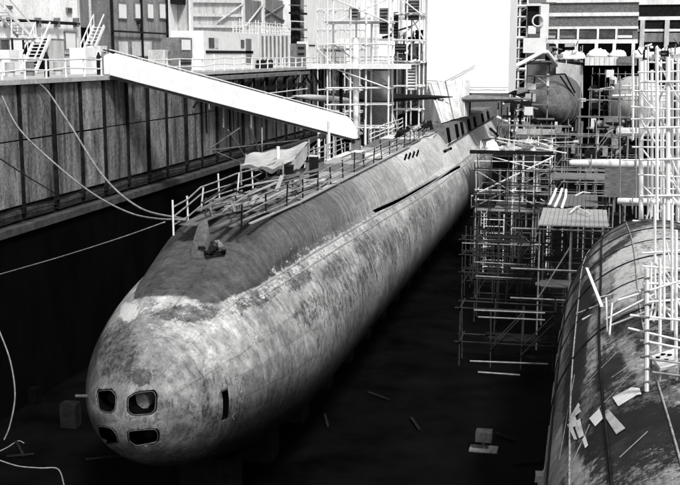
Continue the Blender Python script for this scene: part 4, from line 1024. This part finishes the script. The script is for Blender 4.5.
for (x0, y0, x1, y1) in ((606, 312, 608, 335), (612, 318, 610, 338), (655, 270, 665, 300), (650, 262, 676, 290), (666, 255, 684, 300)):
    a = hp(min(x0, 676), y0, .5); b = hp(min(x1, 676), y1, .1); MB().tube(a, b, .035).build('strut', 'tube', t)
t = thing('hose', 'pale looping hose on the right hull below the scaffold', 'hose', hp(650, 300))
pp = [(644, 290), (646, 300), (652, 308), (660, 314), (668, 318), (676, 322)]
MB().path([hp(x, y, .25) for x, y in pp], .06, 6).build('hose_run', 'tube', t, smooth=True)
# riser with junction
t = thing('planked_tray', 'white perforated plank tray at the right edge on the hull', 'tray', hp(668, 375))
q = [hp(651, 368, .25), hp(676, 362, .3), hp(677, 380, .3), hp(660, 381, .25)]
mb = MB(); mb.hexa(q + [p + Vector((0, 0, .08)) for p in q]); mb.build('tray_top', 'white', t)
for g, s in ((.2, .3), (.5, .6), (.7, .35), (.45, .2)):
    p = q[0].lerp(q[1], g).lerp(q[3].lerp(q[2], g), s) + Vector((0, 0, .085)); MB().path([p, p + Vector((0, 0, .02))], .08, 10).build('tray_hole', 'dark', t)
for p in q: MB().tube(p, p - Vector((0, 0, .4)), .04).build('leg', 'tubeg', t)
# pale debris at the bottom left of the right hull
t = thing('debris_pile', 'small pale heap of rubble on the floor at the foot of the right hull', 'rubble', at(552, 477, Z=FLOOR + .5))
c = at(551, 478, Y=38)
for k in range(9):
    p = c + Vector((jit(.5), jit(.4), jit(.1))); s_ = R.uniform(.1, .25); mb = MB()
    mb.hexa([p + Vector((dx * s_ * R.uniform(.6, 1.3), dy * s_, dz * s_ * .5)) for dz in (-1, 1) for dx, dy in ((-1, -1), (1, -1), (1, 1), (-1, 1))]); mb.build('lump', 'canvas', t)
MB().tube(c - Vector((0, 0, .1)), Vector((c.x, c.y, FLOOR)), .3).build('stand', 'black', t)

# ------------------------------------------------------------------ things on the dock floor (dim: shade put into block and timber tones)
def fl(x, y): return at(x, y, Z=FLOOR)
for k, (x, y, w, h, m_, lb) in enumerate(((68, 428, .9, 1.3, 'black', 'grey concrete block on the dock floor left of the bow'), (32, 405, .5, .9, 'dark', 'dim upright block on the dock floor near the wall'), (483, 452, .8, .5, 'ledge', 'small pale box on a stand between the two hulls'))):
    p = fl(x, y); t = thing('floor_block', lb, 'block', p)
    MB().box(p.x - w / 2, p.x + w / 2, p.y, p.y + .7, FLOOR + (.5 if k == 2 else 0), FLOOR + h + (.5 if k == 2 else 0)).build('block_body', m_, t)
    if k == 2:
        MB().box(p.x - w / 2 - .3, p.x + w / 2 + .3, p.y - .1, p.y + .8, FLOOR, FLOOR + .08).build('base_plate', 'steel', t)
        MB().tube((p.x, p.y + .3, FLOOR), (p.x, p.y + .3, FLOOR + .5), .08).build('stand', 'steel', t)
def rope(label, pts, r=.04, m_='rubber', name='rope', cat='rope'):
    # Catmull-Rom through points
    P_ = [Vector(p) for p in pts]; out = []
    for i in range(len(P_) - 1):
        p0 = P_[max(i - 1, 0)]; p1 = P_[i]; p2 = P_[i + 1]; p3 = P_[min(i + 2, len(P_) - 1)]
        for k in range(8):
            t_ = k / 8; out.append(.5 * ((2 * p1) + (p2 - p0) * t_ + (2 * p0 - 5 * p1 + 4 * p2 - p3) * t_ * t_ + (3 * p1 - p0 - 3 * p2 + p3) * t_ ** 3))
    out.append(P_[-1])
    mb = MB(); mb.path(out, r, 6)
    return tag(mb.build(name, m_, None, smooth=True, base=P_[0]), label, cat)
bowp = Vector((AX - 1.2, Y0 + 8.4, DZ + .4))
rope('upper thick hose sagging from the quay edge to the bow railing', [at(0, 88, X=WX), at(18, 84, X=WX + .2), at(42, 86, X=WX + .3), at(68, 122, X=-29), at(103, 176, X=-25), at(140, 208, X=-21), at(184, 219, X=-17), bowp], .055, 'tubeg', 'hose', 'hose')
rope('lower hose sagging from the quay edge to the bow railing', [at(2, 96, X=WX + .3), at(20, 130, X=-29.6), at(60, 168, X=-27), at(95, 195, X=-24), at(130, 213, X=-21), at(160, 219, X=-18.5), at(184, 219, X=-17)], .045, 'tubeg', 'hose', 'hose')
rope('thin cable crossing the wall panels at the left edge', [at(-4, 156, X=-30.2), at(25, 175, X=-30), at(55, 193, X=-29.6)], .035, 'tubed', 'cable', 'cable')
rope('thin mooring line running from the left edge to the bow over the dark floor', [at(-6, 276, Y=50), at(60, 257, Y=48), at(120, 238, Y=46), at(165, 222, Y=45)], .03, 'tubeg', 'mooring_line', 'line')
rope('pale rope hanging in a bend at the lower left', [at(-2, 328, Y=36), at(10, 360, Y=36), at(15, 395, Y=36), at(10, 425, Y=36), at(4, 440, Y=36)], .03, 'tubeg')
rope('rope lying along the dock floor at the bottom left corner', [fl(-4, 459), fl(18, 466), fl(40, 468), fl(58, 469), fl(64, 485)], .035, 'tubeg')
rope('short rope curl on the floor at the left edge', [fl(-2, 452), fl(8, 447), fl(18, 441), fl(24, 443)], .03, 'tubeg')
rope('rope trailing under the bow on the dock floor', [fl(190, 472), fl(200, 464), fl(214, 455), fl(228, 450)], .03, 'tubeg')
t = thing('shackle', 'small bright fitting hanging beneath the bow', 'fitting', at(190, 467, Y=45)); c = at(190, 467, Y=45)
MB().path([c, c + Vector((0, 0, .12))], .16, 10).build('fitting_body', 'tube', t); MB().tube(c, Vector((c.x, c.y, FLOOR)), .03).build('rod', 'tubed', t)
for k in range(8):
    p = fl(R.choice([R.uniform(5, 90), R.uniform(300, 540)]), R.uniform(395, 480)); a = R.uniform(0, 3.1); L_ = R.uniform(.8, 2.4)
    mb = MB(); mb.beam(p + Vector((0, 0, .08)), p + Vector((math.cos(a) * L_, math.sin(a) * L_, .1)), .14, .06)
    tag(mb.build('timber_offcut', 'rib', None, base=p), 'dim timber offcut lying on the dark dock floor', 'timber', 'timber offcuts scattered on the dock floor')

# ------------------------------------------------------------------ left quay: buildings
BXW = -46.0
def by(x, y=40): return at(x, y, X=BXW).y
def bz(x, y): return at(x, y, X=BXW).z
def corr(x, y0, y1, z0, z1, step=.3, dep=.06):
    pts = []; y = y0; k = 0
    while y < y1: pts.append((x + (dep if k % 2 else 0), y)); y += step / 2; k += 1
    pts.append((x, y1)); return MB().grid([[(a, b, z0) for a, b in pts], [(a, b, z1) for a, b in pts]])
def wallbox(t, y0, y1, h, m_, depth=14, corr_m=True, x=BXW):
    MB().box(x - depth, x - .01, y0, y1, QZ, h).build('wall', m_, t)
    if corr_m: corr(x + .003, y0, y1, QZ, h).build('cladding', m_, t)
def wpx(t, x0, y0, x1, y1, m_, name='window', dep=.09, X=BXW, fr=True):
    a = at(x0, y1, X=X); b = at(x1, y0, X=X); o = MB().box(X + .05, X + .05 + dep, a.y, b.y, a.z, b.z).build(name, m_, t)
    if fr:
        f = MB(); w = .09; X1 = X + .05 + dep + .003
        for (ya, yb_, za, zb_) in ((a.y - w, b.y + w, b.z, b.z + w), (a.y - w, b.y + w, a.z - w, a.z), (a.y - w, a.y, a.z, b.z), (b.y, b.y + w, a.z, b.z)): f.box(X + .05, X1 + .04, ya, yb_, za, zb_)
        f.build('frame', 'steel', o)
    return o
t = thing('workshop_building', 'pale ribbed workshop building with a dark pipe along it at the far left', 'building', (BXW, by(30), QZ))
wallbox(t, by(-60), by(78), 11, 'cladw')
wpx(t, 66, 9, 70, 12.5, 'glass'); wpx(t, 64.5, 33, 74, 49, 'glassw'); wpx(t, 63, 54, 76, 56, 'glass', fr=False, name='vent')
wpx(t, 42, 39, 45, 42, 'black', 'lamp', .4, fr=False); wpx(t, 5, 6, 10, 9, 'steel', 'vent', .2, fr=False); wpx(t, 47, 40, 62, 74, 'clad', 'door', .1)
wpx(t, 24, 44, 44, 74, 'dark', 'doorway', .06); wpx(t, 0, 40, 7, 60, 'glass')
MB().tube(at(-40, 17.5, X=BXW + .4), at(79, 24, X=BXW + .4), .14, 8).build('pipe', 'black', t)
for x in (8, 39, 58, 77): p = at(x, 22, X=BXW + .4); MB().box(p.x - .3, p.x + .12, p.y - .2, p.y + .2, p.z - .45, p.z + .35).build('pipe_bracket', 'steel', t)
t = thing('stair_tower', 'dark recessed stair tower between the ribbed and the grey buildings', 'building', (BXW - 2, by(95), QZ))
MB().box(BXW - 14, BXW - 2, by(78) + .1, by(111), QZ, 11).build('wall', 'cladg', t)
wpx(t, 95, 5, 101, 19, 'glassw', X=BXW - 2); wpx(t, 80, 28, 90, 56, 'dark', 'doorway', X=BXW - 2); wpx(t, 95, 24, 105, 38, 'dark', 'doorway', X=BXW - 2)
wpx(t, 93, 26, 104, 28, 'white', 'landing', 1.2, X=BXW - 2, fr=False); wpx(t, 96, 40, 104, 42, 'white', 'landing', 1.2, X=BXW - 2, fr=False)
for x in (79.5, 91, 110): p = at(x, 40, X=BXW - 1.8); MB().tube((p.x, p.y, QZ), (p.x, p.y, 10), .16).build('drainpipe', 'black' if x > 100 else 'clad', t)
t = thing('grey_building', 'grey panelled building with four bright windows behind the gangway head', 'building', (BXW, by(140), QZ))
wallbox(t, by(111) + .1, by(168), 11, 'cladg')
for a, b in ((117.5, 125), (134, 140), (146.5, 152), (158.5, 164)): wpx(t, a, 4, b, 18, 'glassw')
for x in (112.5, 142, 167.5): p = at(x, 30, X=BXW + .2); MB().box(p.x - .1, p.x + .1, p.y - .12, p.y + .12, QZ, 10).build('downpipe', 'black', t)
MB().tube(at(112, 31, X=BXW + .35), at(168, 34, X=BXW + .35), .1).build('pipe', 'black', t)
for k, (a, b) in enumerate(((117, 126), (130, 139), (142, 150))): wpx(t, a, 41, b, 56, 'clad', 'shutter', .15)
wpx(t, 136, 21, 138, 24, 'black', 'lamp', .4, fr=False)
t = thing('open_bay', 'white walled open bay between the grey building and the braced shed', 'building', (BXW, by(178), QZ))
MB().box(BXW - 14, BXW - 1.5, by(168) + .1, by(190), QZ, 8).build('wall', 'cladw', t)
wpx(t, 170, 1, 188, 4, 'black', 'lintel', 1.0, X=BXW - 1.5, fr=False); wpx(t, 185, 4, 189, 28, 'cladg', 'post', 1, X=BXW - 1.5, fr=False)
t = thing('braced_shed', 'pale clad shed with white bands and diagonal braces behind the site cabin', 'building', (BXW, by(240), QZ))
wallbox(t, by(190) + .1, by(292), 11, 'clad', corr_m=True)
for y in (1, 15, 26): MB().beam(at(191, y, X=BXW + .2), at(244, y + .8, X=BXW + .2), .15, .35).build('band', 'cladw', t)
for x in (191, 243, 263, 289): p = at(x, 20, X=BXW + .25); MB().box(p.x - .15, p.x + .15, p.y - .35, p.y + .35, QZ, 10).build('column', 'cladw', t)
for a, b, c, d in ((218, 22, 243, 4), (246, 26, 264, 3), (266, 16, 289, 2), (264, 8, 289, 24)): MB().tube(at(a, b, X=BXW + .3), at(c, d, X=BXW + .3), .13).build('brace', 'cladg' if a > 260 else 'clad', t)
wpx(t, 245, 2, 262, 22, 'cladg', 'wall_panel', fr=False); wpx(t, 265, 2, 287, 24, 'cladg', 'wall_panel', fr=False)
t = thing('pipe_stack', 'dark cluster of ducts and pipes between the braced shed and the white hall', 'pipes', (-42, at(297, 30, X=-42).y, QZ))
Yq = at(297, 30, X=-42).y
for k, (x, r_) in enumerate(((293, .35), (297, .5), (302, .3))):
    p = at(x, 30, Y=Yq); MB().tube((p.x, Yq, QZ), (p.x, Yq, 9), r_, 10).build('duct', 'black' if k != 2 else 'steel', t)
for k in range(7): a = at(289, 5 + k * 8, Y=Yq - .8); b = at(307, 6 + k * 8, Y=Yq - .8); MB().beam(a, b, .3, .3 if k % 2 else .12).build('flange', ('steel', 'black', 'cladw')[k % 3], t)
t = thing('white_hall', 'tall white hall behind the scaffold towers left of the enclosure', 'building', (-46, 200, QZ))
MB().box(-62, -24, 215, 240, QZ, 22).build('wall', 'cladw', t)
MB().box(-60, -44, 165, 214.8, QZ, 20).build('wall', 'cladw', t)
for z in (3, 7, 11): MB().box(-62, -24, 214.7, 214.99, z, z + .3).build('band', 'clad', t)
for x in range(-56, -24, 5): MB().box(x, x + .3, 214.6, 214.69, QZ, 20).build('pilaster', 'clad', t)

# left quay: stairs
def stair(label, p0, p1, w, n, m_='tube', side=(1, 0, 0)):
    p0 = Vector(p0); p1 = Vector(p1); s = Vector(side) * w; t = thing('steel_stair', label, 'stair', p0)
    for k in (0, 1): MB().beam(p0 + s * k, p1 + s * k, .1, .28).build('stringer', m_, t)
    mb = MB()
    for i in range(n):
        p = p0.lerp(p1, (i + .5) / n); MB().beam(p, p + s, .28, .06).build('tread', m_, t)
    for k in (0, 1): MB().tube(p0 + s * k + Vector((0, 0, 1)), p1 + s * k + Vector((0, 0, 1)), .06).build('handrail', m_, t)
    for i in range(5): p = p0.lerp(p1, i / 4); MB().tube(p, p + Vector((0, 0, 1)), .04).build('baluster', m_, t)
    return t
XS = -41
stair('white steel stair climbing right from the quay at the far left', at(20, 73, X=XS), at(36, 36, X=XS), 1.2, 11, 'white')
stair('upper steel stair descending from the frame edge at the far left', at(-8, 8, X=XS - 1), at(18, 36, X=XS - 1), 1.0, 9, 'tube')
stair('steep steel stair in front of the dark stair tower', at(81, 56, X=XS - 3), at(94, 26, X=XS - 3), 1.0, 9, 'tube')
t = thing('stair_landing', 'grey landing platform joining the two far left stairs', 'landing', at(22, 38, X=XS))
a = at(12, 38, X=XS); b = at(34, 37, X=XS); MB().box(XS - 1.5, XS + .1, a.y, b.y, a.z - .12, a.z).build('deck', 'steel', t)
for x in (12, 23, 34): p = at(x, 38, X=XS); MB().tube(p, p + Vector((0, 0, 1.1)), .05).build('post', 'white', t); MB().tube(p, (p.x, p.y, QZ), .08).build('leg', 'black', t)
MB().tube(a + Vector((0, 0, 1.05)), b + Vector((0, 0, 1.05)), .05).build('rail', 'white', t)

# quay edge railing
railing('quay_railing', 'white posted railing along the quay edge at the far left', [(WX - .2, 50, QZ), (WX - .2, at(104, 66, X=WX).y, QZ)], 1.15, 'tube', 'white', 2.35, 2, .055)
railing('quay_railing', 'white railing along the quay edge beyond the gangway head', [(WX - .2, 74, QZ), (WX - .2, 128, QZ)], 1.1, 'tube', 'white', 2.6, 2, .055)
railing('quay_railing', 'pale railing on the distant part of the quay edge under the scaffolds', [(WX - .2, 131, QZ), (WX - .2, 200, QZ)], 1.1, 'tubeg', 'tube', 4, 2, .06)
MBc = at(108, 60, X=WX)
# quay clutter
def boxitem(name, label, cat, x0, y0, x1, y1, X, depth, m_, extras=()):
    a = at(x0, y1, X=X); b = at(x1, y0, X=X); zb_ = QZ + .02 if a.z < QZ + .9 else a.z
    t = thing(name, label, cat, (X, (a.y + b.y) / 2, zb_))
    MB().box(X - depth, X, a.y, b.y, zb_, b.z).build('body', m_, t)
    for e in extras:
        c = at(e[0], e[3], X=X + .02); d = at(e[2], e[1], X=X + .02); MB().box(X + .003, X + .06, c.y, d.y, max(c.z, zb_ + .02), d.z).build(e[5], e[4], t)
    return t
boxitem('storage_locker', 'tall white locker standing in front of the stair tower', 'locker', 86, 48, 97, 72, -34.5, 1.2, 'white', [(87, 58, 96, 59, 'steel', 'handle')])
boxitem('storage_locker', 'low grey locker by the ribbed building', 'locker', 66, 60, 83, 74, -38, 1.2, 'clad', [(67, 66, 82, 67, 'steel', 'seam')])
boxitem('storage_locker', 'white locker under the far left stair', 'locker', 10, 50, 19, 73, -37, 1.2, 'white', [(11, 58, 18, 59.5, 'steel', 'vent')])
boxitem('storage_locker', 'squat white locker behind the head of the gangway', 'locker', 101, 46, 107, 68, -34, 1.0, 'white2', [(102, 52, 106, 53, 'black', 'handle')])
boxitem('storage_locker', 'pale locker in front of the white walled bay', 'locker', 165, 50, 182, 64, -35, 1.5, 'clad', [(168, 52, 171, 62, 'steel', 'seam'), (176, 52, 179, 62, 'steel', 'seam')])
boxitem('compressor', 'boxy dark framed compressor beside the site cabin', 'compressor', 180, 38, 192, 66, -34, 1.6, 'steel', [(182, 40, 190, 50, 'glassw', 'panel'), (181, 58, 191, 60, 'black', 'vent'), (181, 62, 191, 64, 'black', 'vent')])
boxitem('site_cabin', 'white site cabin with a dark stripe and small windows on the quay edge', 'cabin', 204, 34, 258, 67, -33, 3.0, 'white', [(209, 38, 214, 48, 'glass', 'window'), (215, 38, 218, 48, 'clad', 'window'), (241, 40, 244, 48, 'glass', 'window'), (246, 39, 251, 64, 'cladg', 'door'), (206, 51, 253, 53.5, 'black', 'stripe')])
t = boxitem('ribbed_container', 'white ribbed container right of the site cabin', 'container', 259, 35, 290, 66, -33, 3.0, 'cladw', [(x, 36, x + 1.2, 65, 'cladg', 'rib') for x in (262, 266, 270, 274, 278, 282, 286)])
boxitem('equipment_crate', 'small dark crate at the foot of the ribbed container', 'crate', 264, 60, 273, 67, -32, .8, 'black', [(266, 62, 271, 63, 'canvas', 'label')])
boxitem('equipment_crate', 'grey crate with dark slots near the pipe stack', 'crate', 296, 44, 306, 64, -34, 1.4, 'steel', [(298, 47, 304, 49, 'black', 'slot'), (298, 53, 304, 55, 'black', 'slot')])
boxitem('equipment_crate', 'white crate right of the pipe stack', 'crate', 308, 42, 316, 64, -34, 1.4, 'white', [(309, 45, 315, 46, 'black', 'slot')])
boxitem('equipment_crate', 'long pale crate on the quay beyond the scaffold', 'crate', 322, 46, 346, 62, -34, 1.4, 'clad', [(324, 50, 344, 51, 'black', 'slot')])
boxitem('equipment_crate', 'large white crate on the quay behind the tall scaffold', 'crate', 350, 40, 372, 60, -34, 2, 'cladw', [(352, 44, 370, 45, 'steel', 'slot')])
railing('roof_railing', 'pale railing on the roof of the site cabin and container', [(-33.2, at(235, 34, X=-33).y, at(235, 34, X=-33).z), (-33.2, at(292, 35, X=-33).y, at(292, 35, X=-33).z)], 1.15, 'tube', 'tube', 1.0, 3, .045)
for k, (x, y) in enumerate(((99, 66), (103.5, 68), (47, 72))):
    p = at(x, y + 3, X=-33.4); z = QZ; mb = MB(); mb.path([(p.x, p.y, z), (p.x, p.y, z + 1.25), (p.x, p.y, z + 1.4), (p.x, p.y, z + 1.55)], [.16, .16, .09, .05], 10)
    tag(mb.build('gas_cylinder', ('black', 'steel', 'black')[k], None, smooth=False, base=(p.x, p.y, z)), ('black gas cylinder nearest the tall white locker', 'grey gas cylinder close to the gangway head', 'black gas cylinder alone by the workshop door')[k], 'gas cylinder')
for k, x in enumerate((10, 30, 58, 92, 118, 160)):
    p = at(x, 74, X=-36); z = QZ; t = thing('oil_drum', ('pale drum at the far left of the quay', 'grey drum at the foot of the far left stair', 'pale drum by the workshop door', 'dark drum near the tall white locker', 'grey drum behind the gangway head', 'dark drum in front of the white walled bay')[k], 'drum', (p.x, p.y, z))
    MB().path([(p.x, p.y, z), (p.x, p.y, z + .9)], .3, 16).build('drum_body', ('canvas', 'steel', 'canvas', 'black', 'steel', 'black')[k], t); MB().path([(p.x, p.y, z + .28), (p.x, p.y, z + .32)], .32, 16).build('hoop', 'black', t)
for k in range(26):
    y = 87 + k * 2.9 + jit(.9); z0 = R.uniform(-8, -5); z1 = R.uniform(-2.4, -1.7)
    tag(MB().path([(WX + .42, y, z0), (WX + .42 + jit(.1), y + jit(.3), (z0 + z1) / 2), (WX + .42, y + jit(.4), z1)], R.uniform(.04, .12), 6).build('wall_pipe', ('black', 'tubeg', 'rib')[k % 3], None, base=(WX + .42, y, z0)), 'upright pipe or hose hanging against the shaded part of the dock wall', 'pipe', 'upright pipes on the shaded dock wall')
# walkway bracket below the quay edge
t = thing('walkway_bracket', 'dark cantilevered walkway hung under the quay edge behind the gangway', 'walkway', (WX + 1, 100, -3))
y0_, y1_ = at(190, 75, X=WX).y, at(292, 72, X=WX).y
MB().box(WX + .32, WX + 1.9, y0_, y1_, -1.95, -1.8).build('deck', 'steel', t)
MB().box(WX + 1.9, WX + 2.0, y0_, y1_, -2.05, -1.75).build('fascia', 'steel', t)
MB().box(WX + 1.5, WX + 1.6, y0_, y1_, -3.3, -2.9).build('lower_beam', 'black', t)
for i in range(9):
    y = y0_ + (y1_ - y0_) * i / 8
    MB().tube((WX + 1.9, y, -1.9), (WX + .2, y, -4.2), .08).build('strut', 'black', t); MB().tube((WX + 1.55, y, -1.9), (WX + 1.55, y, -4.3), .06).build('hanger', 'tubeg', t)
for z in (-3.6, -4.3): MB().tube((WX + 1.7, y0_ + 5, z), (WX + 1.7, y1_, z), .06).build('rail', 'tube', t)
# festooned hoses hanging from the quay right of the gangway
for k in range(5):
    y = 118 + k * 4.5; rope(('first', 'second', 'third', 'fourth', 'fifth')[k] + ' looped black hose hanging from the quay edge, counted from the gangway', [(WX + .5, y, -1.7), (WX + .7, y + 1, -2.7 - .3 * (k % 2)), (WX + .7, y + 2.4, -3.1), (WX + .6, y + 3.6, -2.6), (WX + .5, y + 4.4, -1.7)], .12, 'black', 'hose', 'hose')
# floating pontoon like beam behind gangway
t = thing('work_float', 'long pale tapered beam hung across the dock behind the gangway', 'beam', at(320, 98, Y=106))
a = at(292, 96, Y=106); b = at(352, 101, Y=106)
MB().path([a, a.lerp(b, .1), a.lerp(b, .3), a.lerp(b, .7), a.lerp(b, .92), b], [.05, .14, .3, .34, .26, .1], 12).build('beam_body', 'woodl', t, smooth=True)

# ------------------------------------------------------------------ light
SE, SA = math.radians(50), math.radians(146)   # elevation; azimuth measured from +Y clockwise (to +X)
w = bpy.data.worlds.new('World'); scene.world = w; w.use_nodes = True; nt = w.node_tree
bg = nt.nodes['Background']; sky = nt.nodes.new('ShaderNodeTexSky'); sky.sky_type = 'NISHITA'; sky.sun_disc = False
sky.sun_elevation = SE; sky.sun_rotation = SA; sky.dust_density = 3; sky.air_density = 1.2
hs = nt.nodes.new('ShaderNodeHueSaturation'); hs.inputs['Saturation'].default_value = 0
nt.links.new(sky.outputs[0], hs.inputs['Color']); nt.links.new(hs.outputs[0], bg.inputs[0]); bg.inputs[1].default_value = .10
sd = Vector((math.sin(SA) * math.cos(SE), math.cos(SA) * math.cos(SE), math.sin(SE)))
l = bpy.data.lights.new('sun', 'SUN'); l.energy = 3.9; l.angle = math.radians(9); l.color = (1, .995, .985)
lo = bpy.data.objects.new('sun', l); C.objects.link(lo); lo.rotation_euler = sd.to_track_quat('Z', 'Y').to_euler()
scene.view_settings.view_transform = 'Standard'; scene.view_settings.look = 'None'; scene.view_settings.exposure = 0
for o in bpy.data.objects:
    if '_w' in o: del o['_w']
